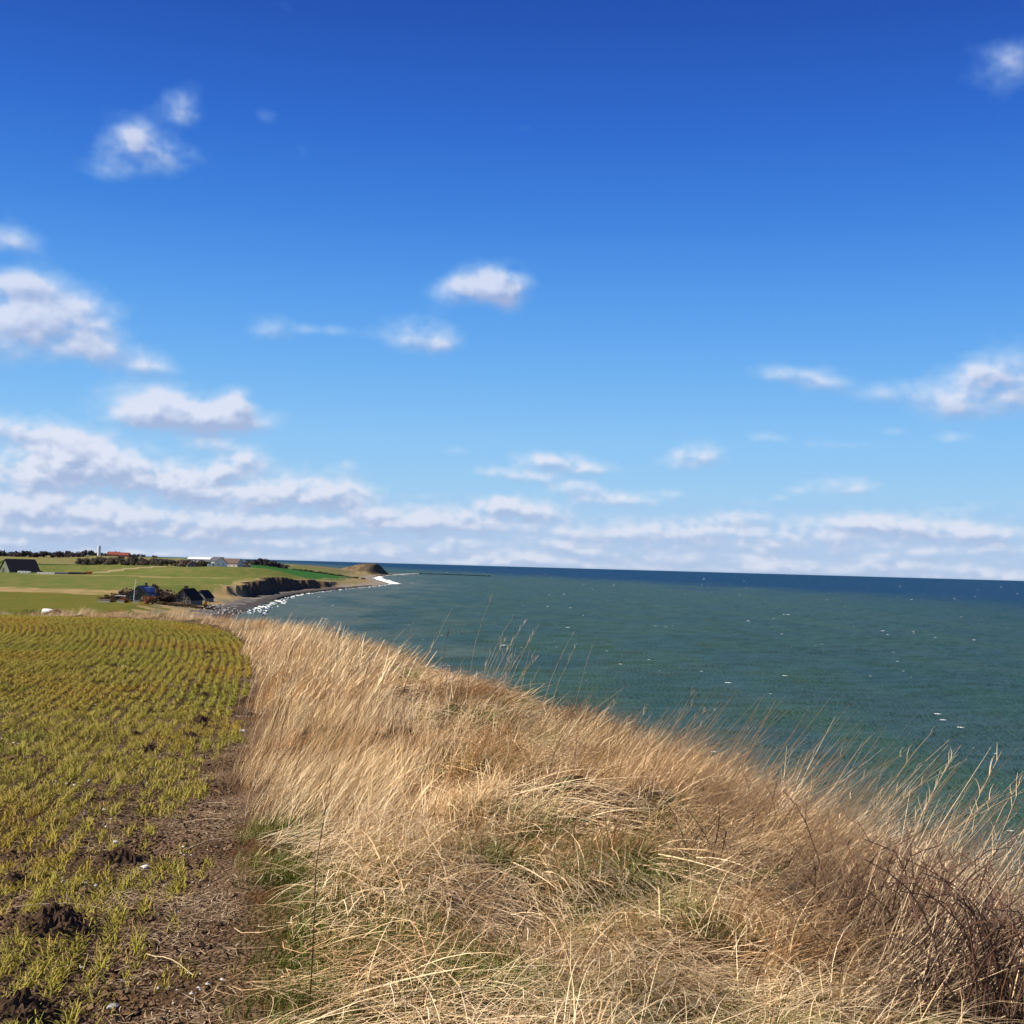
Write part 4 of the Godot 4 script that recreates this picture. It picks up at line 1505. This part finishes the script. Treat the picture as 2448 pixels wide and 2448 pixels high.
	var st := obj("boulders", sh.mesh(), mat(1, 1, 1, 0.9, true), t)
	st.set_meta("kind", "stuff")
	# white wrapped bale at the field's far corner, and a small pale post
	t = thing("wrapped_bale", "white wrapped bale lying beyond the left end of the crop", "bale", far_at(-133.5, 357.0))
	sh = Shape.new()
	var rows := [[-1.8, 0.80], [-1.72, 1.02], [-1.5, 1.1], [-0.4, 1.08], [0.6, 1.0], [1.3, 0.85], [1.75, 0.6], [1.9, 0.2]]
	var prev := []
	for r in rows:
		var ring := []
		for z in 14:
			var a := TAU * z / 14.0
			ring.append(Vector3(r[0], 0.75 + maxf(sin(a) * r[1], -0.75), cos(a) * r[1] * 1.05))
		if not prev.is_empty():
			for z in 14:
				sh.quad(prev[z], prev[(z + 1) % 14], ring[(z + 1) % 14], ring[z])
		else:
			for z in 12:
				sh.tri(ring[0], ring[z + 1], ring[z + 2])
		prev = ring
	obj("wrapping", sh.smooth_mesh(), mat(0.78, 0.77, 0.76, 0.45), t)
	sh = Shape.new()
	sh.box(Vector3(1.8, -0.2, -0.7), Vector3(2.5, 0.5, 0.7))
	obj("loose_end", sh.mesh(), mat(0.05, 0.045, 0.04), t)
	t = thing("marker_post", "short pale blue marker post at the left edge of the photo", "post", far_at(-140.4, 342.0))
	sh = Shape.new()
	sh.tube([Vector3(0, -0.3, 0), Vector3(0, 1.0, 0), Vector3(0, 1.15, 0)], [0.28, 0.30, 0.08], 10)
	obj("post", sh.mesh(), mat(0.42, 0.52, 0.62), t)
	sh = Shape.new()
	sh.tube([Vector3(0, 0.55, 0), Vector3(0, 0.75, 0)], [0.32, 0.32], 10)
	obj("band", sh.mesh(), M_white, t)

func build_barn() -> void:
	var t := thing("barn", "huge barn with black roof at the left edge of the fields", "barn", far_at(-380.0, 952.0), -0.72)
	gable_house(t, 24.0, 15.5, 2.0, 10.2, mat(0.13, 0.155, 0.11), mat(0.02, 0.02, 0.026, 0.85), 0.12, [], 0.6)
	door_on(t, Vector3(-2.0, 1.6, 12.03), 4.0, 3.6, mat(0.05, 0.07, 0.055))
	window_on(t, Vector3(4.5, 1.4, 12.03), 1.4, 1.2)
	var sh := Shape.new()
	sh.box(Vector3(6.2, -0.5, -14.4), Vector3(8.4, 1.6, -12.1))
	obj("lean_to", sh.mesh(), M_black, t)
	var parts := [["silage_clamp", "white concrete silage clamp side right in front of the black barn", "wall", -366.0, 9.6, 1.7, M_white], ["silage_clamp", "longer white concrete silage clamp side right of the black barn", "wall", -349.5, 13.8, 1.5, M_white], ["dark_stack", "low grey covered stack right of the white silage walls", "stack", -337.2, 10.4, 2.0, mat(0.07, 0.07, 0.085)], ["dark_stack", "low black tarpaulin-covered stack beside the orange container", "stack", -326.0, 12.2, 2.1, M_black], ["container", "small orange container at the end of the black stack", "container", -317.6, 4.0, 2.2, mat(0.45, 0.13, 0.035)]]
	for p in parts:
		var o := thing(p[0], p[1], p[2], far_at(p[3], 926.0), -0.06)
		sh = Shape.new()
		var hw: float = p[4] / 2.0
		if p[2] == "stack":
			var prof := [[-2.4, 0.0], [-2.0, 0.8], [-0.9, 1.0], [0.9, 1.0], [2.0, 0.8], [2.4, 0.0]]
			for q in 5:
				sh.quad(Vector3(-hw, prof[q][1] * p[5] - 0.3, prof[q][0]), Vector3(hw, prof[q][1] * p[5] - 0.3, prof[q][0]), Vector3(hw, prof[q + 1][1] * p[5] - 0.3, prof[q + 1][0]), Vector3(-hw, prof[q + 1][1] * p[5] - 0.3, prof[q + 1][0]))
			for z in [-hw, hw]:
				sh.quad(Vector3(z, -0.3, -2.4), Vector3(z, p[5] * 0.8 - 0.3, -2.0), Vector3(z, p[5] * 0.8 - 0.3, 2.0), Vector3(z, -0.3, 2.4))
			obj("cover", sh.mesh(), p[6], o)
		else:
			sh.box(Vector3(-hw, -0.5, -0.9), Vector3(hw, p[5], 0.9))
			obj("panel", sh.mesh(), p[6], o)
			for q in 4:
				var rb := Shape.new()
				var x: float = -hw + (q + 0.5) * p[4] / 4.0
				rb.box(Vector3(x - 0.1, -0.4, 0.9), Vector3(x + 0.1, p[5] - 0.1, 1.05))
				obj("rib", rb.mesh(), p[6], o)

func build_village() -> void:
	var red := mat(0.20, 0.055, 0.04)
	var cream := mat(0.55, 0.48, 0.40)
	var brown := mat(0.12, 0.085, 0.07)
	# red-roofed farm on the ridge with its silo
	var t := thing("red_farm", "long red-roofed farmhouse on the far ridge", "farmhouse", far_at(-484.5, 1500.0), PI / 2 - 0.1)
	gable_house(t, 15.0, 7.0, 2.6, 5.8, mat(0.30, 0.12, 0.09), red, 0.0, [2.0])
	for q in 4:
		window_on(t, Vector3(-3.52, 1.5, -5.2 + q * 3.4), 1.2, 1.2, true)
	t = thing("red_farm", "shorter red-roofed farm wing with white gable beside the farmhouse", "farmhouse", far_at(-470.5, 1498.0), PI / 2 - 0.1)
	gable_house(t, 12.0, 6.6, 2.4, 5.4, mat(0.32, 0.13, 0.10), red)
	for q in 3:
		window_on(t, Vector3(-3.32, 1.4, -3.6 + q * 3.4), 1.1, 1.1, true)
	var gb := Shape.new()
	gb.quad(Vector3(-3.3, -0.2, -6.05), Vector3(3.3, -0.2, -6.05), Vector3(3.2, 2.4, -6.05), Vector3(-3.2, 2.4, -6.05))
	gb.tri(Vector3(-3.2, 2.4, -6.05), Vector3(3.2, 2.4, -6.05), Vector3(0, 5.3, -6.05))
	obj("white_gable", gb.mesh(), M_white, t)
	t = thing("silo", "white silo tower left of the red farm on the ridge", "silo", far_at(-497.5, 1484.0))
	var sh := Shape.new()
	sh.tube([Vector3(0, -0.5, 0), Vector3(0, 11.6, 0)], [1.9, 1.9], 14)
	obj("tower", sh.mesh(), mat(0.62, 0.66, 0.70), t)
	sh = Shape.new()
	sh.tube([Vector3(0, 11.6, 0), Vector3(0, 12.3, 0), Vector3(0, 12.7, 0)], [1.95, 1.2, 0.05], 14)
	obj("cap", sh.mesh(), mat(0.40, 0.43, 0.47), t)
	# village houses: [x, f, turn, l, w, e, r, wall, roof, label]
	var grey := mat(0.10, 0.10, 0.12)
	var hs := [[-298.0, 1180.0, 1.45, 22.0, 9.0, 4.6, 6.4, M_white, mat(0.62, 0.62, 0.60), "long white flat-roofed building behind the village trees"], [-275.0, 1062.0, 0.3, 11.0, 8.0, 2.6, 5.6, mat(0.16, 0.12, 0.13), mat(0.12, 0.085, 0.09), "purple-brown house at the left end of the village"], [-238.3, 1012.0, 0.2, 11.0, 10.0, 3.0, 7.2, M_white, M_black, "black-roofed house with white wall at the edge of the fields"], [-264.0, 1110.0, 1.3, 10.0, 8.0, 5.0, 8.4, M_white, grey, "white-gabled house with grey roof behind the black-roofed one"], [-237.0, 1045.0, 1.25, 16.0, 9.0, 4.2, 8.0, cream, brown, "large cream house with brown roof and white gable"], [-228.0, 1052.0, -0.15, 9.0, 8.0, 3.0, 6.2, mat(0.40, 0.34, 0.31), brown, "brown-roofed house joined to the right of the cream house"]]
	for h in hs:
		t = thing("village_house", h[9], "house", far_at(h[0], h[1]), h[2], "village houses")
		gable_house(t, h[3], h[4], h[5], h[6], h[7], h[8])
		for q in 3:
			window_on(t, Vector3(-h[4] / 2.0 - 0.02, h[5] * 0.55, -h[3] * 0.3 + q * h[3] * 0.3), 1.1, 1.2, true)
		window_on(t, Vector3(-h[4] * 0.2, h[5] * 0.55, h[3] / 2.0 + 0.02), 1.1, 1.2)
		window_on(t, Vector3(h[4] * 0.2, h[5] * 0.55, h[3] / 2.0 + 0.02), 1.1, 1.2)
	t = thing("low_shed", "low white shed beside the black-roofed village house", "shed", far_at(-244.5, 1008.0), 0.1)
	sh = Shape.new()
	sh.box(Vector3(-4.0, -0.4, -2), Vector3(4.0, 2.2, 2))
	obj("wall", sh.mesh(), M_white, t)
	sh = Shape.new()
	sh.box(Vector3(-4.3, 2.2, -2.3), Vector3(4.3, 2.45, 2.3))
	obj("roof", sh.mesh(), grey, t)
	door_on(t, Vector3(1.6, 0.9, 2.02), 2.2, 2.0, mat(0.3, 0.3, 0.32))
	plant("round_tree", "dark round tree between the village houses", "tree", -258.0, 1035.0, 7.6, 8.6, 1, Color(0.045, 0.04, 0.022))

func build_trees() -> void:
	# the wooded ridge on the far left
	for q in 44:
		var x := -606.0 + q * 2.68 + rng.randf_range(-1.2, 1.2)
		var pine := rng.randf() < 0.35
		plant("ridge_tree", "%s tree from the left on the far ridge" % ordinal(q), "tree", x, 1425.0 + rng.randf_range(-12.0, 18.0), rng.randf_range(5.5, 8.5) * (1.2 if q < 5 else 1.0), 7.0 if pine else rng.randf_range(9.0, 13.0), 2 if pine else (1 if rng.randf() < 0.75 else 0), Color(0.035, 0.04, 0.03) if pine else Color(0.075, 0.06, 0.06), "trees on the far ridge")
	for a in [[-511.0, 7.0, "left of the white silo"], [-505.0, 6.0, "touching the white silo from the left"], [-493.5, 5.5, "between the silo and the red farm"], [-460.5, 5.0, "right of the red farm wing"], [-454.0, 4.2, "second right of the red farm"], [-446.0, 3.8, "third right of the red farm"], [-432.0, 4.0, "alone on the ridge far right of the red farm"]]:
		plant("farm_tree", "dark bushy tree %s" % a[2], "tree", a[0], 1492.0, a[1] * 1.3, a[1] * 1.7, 1, Color(0.05, 0.05, 0.035), "trees by the red farm")
	# hedgerow of bare trees along the upper fields
	for q in 38:
		var u := q / 37.0
		var x := lerpf(-402.0, -268.0, u) + rng.randf_range(-1.2, 1.2)
		plant("hedgerow_tree", "%s bare tree from the left in the long brown hedgerow" % ordinal(q), "tree", x, lerpf(1150.0, 1075.0, u) + rng.randf_range(-5.0, 5.0), rng.randf_range(6.0, 9.5), rng.randf_range(9.0, 12.0), 1 if rng.randf() < 0.8 else 0, Color(0.13, 0.105, 0.085).lerp(Color(0.07, 0.075, 0.05), rng.randf() * 0.6), "hedgerow before the village")
	# small wood right of the village, then a thin dark hedge
	for q in 15:
		plant("wood_tree", "%s bare tree from the left in the wood right of the village" % ordinal(q), "tree", -267.0 + q * 2.5 + rng.randf_range(-0.8, 0.8), 1262.0 + rng.randf_range(-8.0, 12.0), (7.6 + 1.8 * sin(q * 0.35)) * rng.randf_range(0.9, 1.1), rng.randf_range(8.0, 10.0), 1, Color(0.07, 0.06, 0.062), "wood right of the village")
	for q in 24:
		plant("hedge_shrub", "%s shrub from the left in the thin hedge above the green field" % ordinal(q), "shrub", -229.0 + q * 3.0 + rng.randf_range(-0.7, 0.7), 1300.0 + q * 2.0, rng.randf_range(1.8, 2.9), 4.6, 1, Color(0.045, 0.05, 0.03), "thin hedge above the green field")

# ------------------------------------------------------------------ small things near by

var HILLS := [[-5.13, 21.10, 0.11], [-4.90, 20.15, 0.09], [-5.04, 21.65, 0.11], [-4.80, 20.84, 0.07], [-4.79, 21.97, 0.07], [-4.51, 18.24, 0.07], [-4.34, 17.66, 0.09], [-4.45, 18.48, 0.06], [-4.24, 18.33, 0.06], [-4.00, 16.97, 0.07], [-4.11, 16.45, 0.06], [-3.91, 15.66, 0.09], [-3.63, 14.82, 0.12], [-3.66, 14.09, 0.10], [-3.58, 13.49, 0.06], [-3.74, 12.99, 0.10], [-3.12, 12.99, 0.10], [-3.07, 12.44, 0.13], [-2.92, 12.06, 0.11], [-2.92, 11.46, 0.09], [-3.37, 11.29, 0.08], [-3.04, 11.09, 0.05], [-3.01, 10.47, 0.11], [-3.26, 15.57, 0.07], [-3.00, 14.25, 0.11], [-2.71, 13.01, 0.06], [-2.55, 9.30, 0.05], [-2.40, 9.29, 0.07], [-2.12, 6.84, 0.15], [-2.44, 6.21, 0.11], [-1.95, 5.44, 0.19], [-1.72, 4.48, 0.13]]

func lump(r: float, h: float, seed_: float, rough: float) -> ArrayMesh:
	var sh := Shape.new()
	var rings := 15
	var n := 34
	var grid := []
	for i in rings + 1:
		var t := float(i) / rings
		var row := []
		for k in n:
			var a := TAU * k / n
			var w := 1.0 + 0.3 * n_edge.get_noise_2d(cos(a) * 2.0 + seed_, sin(a) * 2.0)
			var rr := r * t * w * 1.25
			var p := Vector3(cos(a) * rr, 0, sin(a) * rr)
			var y := h * pow(1.0 - t, 0.8) * (0.85 + 0.5 * n_fine.get_noise_2d(p.x * 4.0 + seed_, p.z * 4.0)) - 0.02 * t
			y += rough * (n_fine.get_noise_2d(p.x * 12.0 - seed_, p.z * 12.0) + 0.7 * n_fine.get_noise_2d(p.x * 34.0, p.z * 34.0 + seed_)) * (1.0 - t * 0.6)
			row.append(p + Vector3(0, y - 0.012, 0))
		grid.append(row)
	for i in rings:
		for k in n:
			var g := 0.8 + 0.5 * n_fine.get_noise_2d(i * 1.3 + seed_, k * 1.7)
			sh.quad(grid[i][k], grid[i][(k + 1) % n], grid[i + 1][(k + 1) % n], grid[i + 1][k], Color(0.085 * g, 0.055 * g, 0.036 * g))
	# loose crumbs on and round it
	for q in 70:
		var a := rng.randf() * TAU
		var d := r * sqrt(rng.randf()) * 1.35
		var s := r * rng.randf_range(0.03, 0.10)
		var c0 := Vector3(cos(a) * d, maxf(0.0, h * (1.0 - d / (r * 1.2))) * 0.9, sin(a) * d)
		var g := rng.randf_range(0.6, 1.25)
		var col := Color(0.085 * g, 0.055 * g, 0.036 * g)
		var ring := []
		for z in 5:
			var b := TAU * z / 5.0 + a
			ring.append(c0 + Vector3(cos(b) * s * rng.randf_range(0.7, 1.3), rng.randf_range(-0.2, 0.3) * s, sin(b) * s * rng.randf_range(0.7, 1.3)))
		for z in 5:
			sh.tri(ring[z], ring[(z + 1) % 5], c0 + Vector3(0, s * 0.9, 0), col)
	return sh.mesh()

func build_molehills() -> void:
	var m := mat(1, 1, 1, 1.0, true, 0.1)
	grain(m, 6.0, 0.05, 0.6, 1.3, 5)
	var big := {30: "largest dark molehill, left of the trodden strip beneath the long straw", 28: "dark molehill with a white stone at its right foot", 29: "dark molehill cut by the left edge of the photo", 31: "dark molehill in the bottom left corner of the photo"}
	var small := []
	for q in HILLS.size():
		if not big.has(q):
			small.append(q)
	small.sort_custom(func(a, b): return HILLS[a][1] < HILLS[b][1])
	for q in HILLS.size():
		var a: Array = HILLS[q]
		var o := obj("molehill", lump(a[2], a[2] * rng.randf_range(0.6, 0.85), q * 3.7, a[2] * 0.13), m)
		o.position = at(a[0], a[1])
		o.rotation.y = rng.randf() * TAU
		var label: String = big[q] if big.has(q) else "%s nearest of the small dark molehills along the crop edge" % ordinal(small.find(q))
		tag(o, label, "molehill", "molehills in the crop")

func build_small_things() -> void:
	# pale flints on the soil
	var flint := mat(0.62, 0.60, 0.55, 0.6)
	var grey := mat(0.36, 0.35, 0.33, 0.7)
	for a in [[-1.93, 6.72, 0.034, "white flint lying right of the second largest molehill", 1], [-2.19, 7.02, 0.026, "grey flint on top of the molehill behind the white flint", 0], [-2.10, 6.27, 0.018, "small pale stone in the crop left of the trodden strip", 1], [-5.62, 18.09, 0.045, "white stone far out in the crop rows", 1], [-4.97, 16.07, 0.03, "smaller white stone in the crop nearer than the far one", 1], [-2.51, 11.81, 0.03, "white stone at the foot of the tan grass", 1], [-1.93, 5.55, 0.02, "tiny grey stone on the largest molehill", 0], [-1.42, 4.6, 0.03, "grey stone on bare soil at the bottom of the photo", 0]]:
		var sh := Shape.new()
		var prev := []
		for i in 6:
			var t := i / 5.0
			var row := []
			for k in 9:
				var b := TAU * k / 9.0
				var w := sin(PI * clampf(t, 0.02, 0.98)) * (1.0 + 0.9 * n_edge.get_noise_2d(cos(b) * 1.5 + a[0] * 9.0, sin(b) * 1.5 + t * 2.0))
				row.append(Vector3(cos(b) * w * 1.2, -cos(PI * t) * 0.62 + 0.3, sin(b) * w * 0.85) * a[2])
			if i > 0:
				for k in 9:
					sh.quad(prev[k], prev[(k + 1) % 9], row[(k + 1) % 9], row[k])
			prev = row
		var o := obj("flint_stone", sh.mesh(), flint if a[4] == 1 else grey)
		o.position = at(a[0], a[1], 0.05 if a[3].contains("on top") or a[3].contains("largest molehill") and a[2] < 0.03 else 0.0)
		o.rotation.y = a[1] * 3.0
		o.scale = Vector3(0.7, 0.6, 0.7)
		tag(o, a[3], "stone", "stones on the field")
	# loose straws on the soil
	var straw := leaf_mat(Color(0.2, 0.17, 0.12), 0.6)
	for a in [[-2.26, 5.67, -1.88, 5.83, 0.0052, "long pale straw lying behind the largest molehill"], [-1.46, 5.15, -1.2, 4.89, 0.005, "pale straw lying across the bare strip at the bottom"], [-2.01, 7.79, -1.74, 7.75, 0.0045, "thin straw sticking out from the tan grass over bare soil"], [-1.79, 7.06, -1.64, 7.22, 0.005, "short straw slanting out from the lower end of the tan grass"], [-2.03, 8.26, -1.85, 8.25, 0.0045, "farthest loose straw beside the tan grass edge"], [-1.64, 5.63, -1.53, 5.71, 0.004, "short dark straw on bare soil right of the largest molehill"]]:
		var sh := Shape.new()
		var pts := []
		var rad := []
		var mid := at((a[0] + a[2]) / 2.0, (a[1] + a[3]) / 2.0)
		for i in 7:
			var t := i / 6.0
			var x := lerpf(a[0], a[2], t)
			var f := lerpf(a[1], a[3], t) + 0.03 * sin(PI * t)
			pts.append(at(x, f, 0.014 + 0.012 * sin(PI * t)) - mid)
			rad.append(a[4] * 0.5 * (1.0 - 0.5 * t))
		sh.tube(pts, rad, 6, Color(0.62, 0.50, 0.33) if not a[5].contains("dark") else Color(0.18, 0.11, 0.07))
		var o := obj("loose_straw", sh.mesh(), straw)
		o.position = mid
		tag(o, a[5], "straw", "loose straws on the soil")
	# litter of chopped straw over the trodden strip
	var bits := []
	for q in 4:
		var sh := Shape.new()
		for k in 14:
			sh.blade(Vector3(rng.randf_range(-0.09, 0.09), rng.randf_range(0.002, 0.012), rng.randf_range(-0.09, 0.09)), rng.randf() * TAU, 1.5, 1.6, rng.randf_range(0.02, 0.09), 0.0036, 2, vary(Color(0.50, 0.38, 0.24) if rng.randf() < 0.65 else Color(0.16, 0.10, 0.06), 0.3), rng.randfn(0.0, 0.4), 0.003)
		bits.append(sh.mesh())
	var list := []
	for q in 1200:
		var f := 3.0 + 17.0 * pow(rng.randf(), 1.4)
		var e := rng.randf_range(0.0, 1.0) * rng.randf_range(0.2, 1.3)
		var x := -0.55 * f
		while x < 3.0 and sd_field(x, f) > e:
			x += 0.05
		if n_edge.get_noise_2d(x * 1.5, f * 1.5) < -0.25:
			continue
		list.append([Transform3D(Basis(Vector3.UP, rng.randf() * TAU), at(x, f)), vary(Color(1, 1, 1), 0.25), rng.randi_range(0, 3)])
	var lo := Node3D.new()
	lo.name = "straw_litter"
	add_child(lo)
	tag(lo, "bits of broken straw strewn on the bare soil strip", "litter", "", "stuff")
	scatter(lo, "straw_bits", bits, straw, list)
	# crumbs of soil and chips of flint all over the field
	var crumbs := []
	for q in 5:
		var sh := Shape.new()
		for k in 7:
			var c0 := Vector3(rng.randf_range(-0.08, 0.08), 0.0, rng.randf_range(-0.08, 0.08))
			var s := rng.randf_range(0.003, 0.016) * (1.0 if q < 4 else 0.6)
			var ring := []
			for z in 6:
				var b := TAU * z / 6.0
				ring.append(c0 + Vector3(cos(b) * s * rng.randf_range(0.6, 1.3), rng.randf_range(-0.1, 0.5) * s, sin(b) * s * rng.randf_range(0.6, 1.3)))
			for z in 6:
				sh.tri(ring[z], ring[(z + 1) % 6], c0 + Vector3(rng.randf_range(-0.3, 0.3) * s, s * rng.randf_range(0.7, 1.1), 0))
				sh.tri(ring[z], c0 - Vector3(0, s, 0), ring[(z + 1) % 6])
		crumbs.append(sh.mesh())
	list = []
	for q in 6500:
		var f := 3.0 + 19.0 * pow(rng.randf(), 1.5)
		var x := rng.randf_range(-0.5 * f - 0.3, 0.0)
		if sd_field(x, f) < 0.02:
			continue
		var chip := rng.randf() < 0.05
		list.append([Transform3D(Basis(Vector3.UP, rng.randf() * TAU).scaled(Vector3.ONE * rng.randf_range(0.6, 1.6)), at(x, f)), vary(Color(0.52, 0.50, 0.46) if chip else Color(0.15, 0.098, 0.06), 0.3), 4 if chip else rng.randi_range(0, 3)])
	var so := Node3D.new()
	so.name = "soil_crumbs"
	add_child(so)
	tag(so, "brown crumbs of soil and chips of flint on the field", "soil", "", "stuff")
	scatter(so, "crumbs", crumbs, mat(1, 1, 1, 1.0, true, 0.1), list)
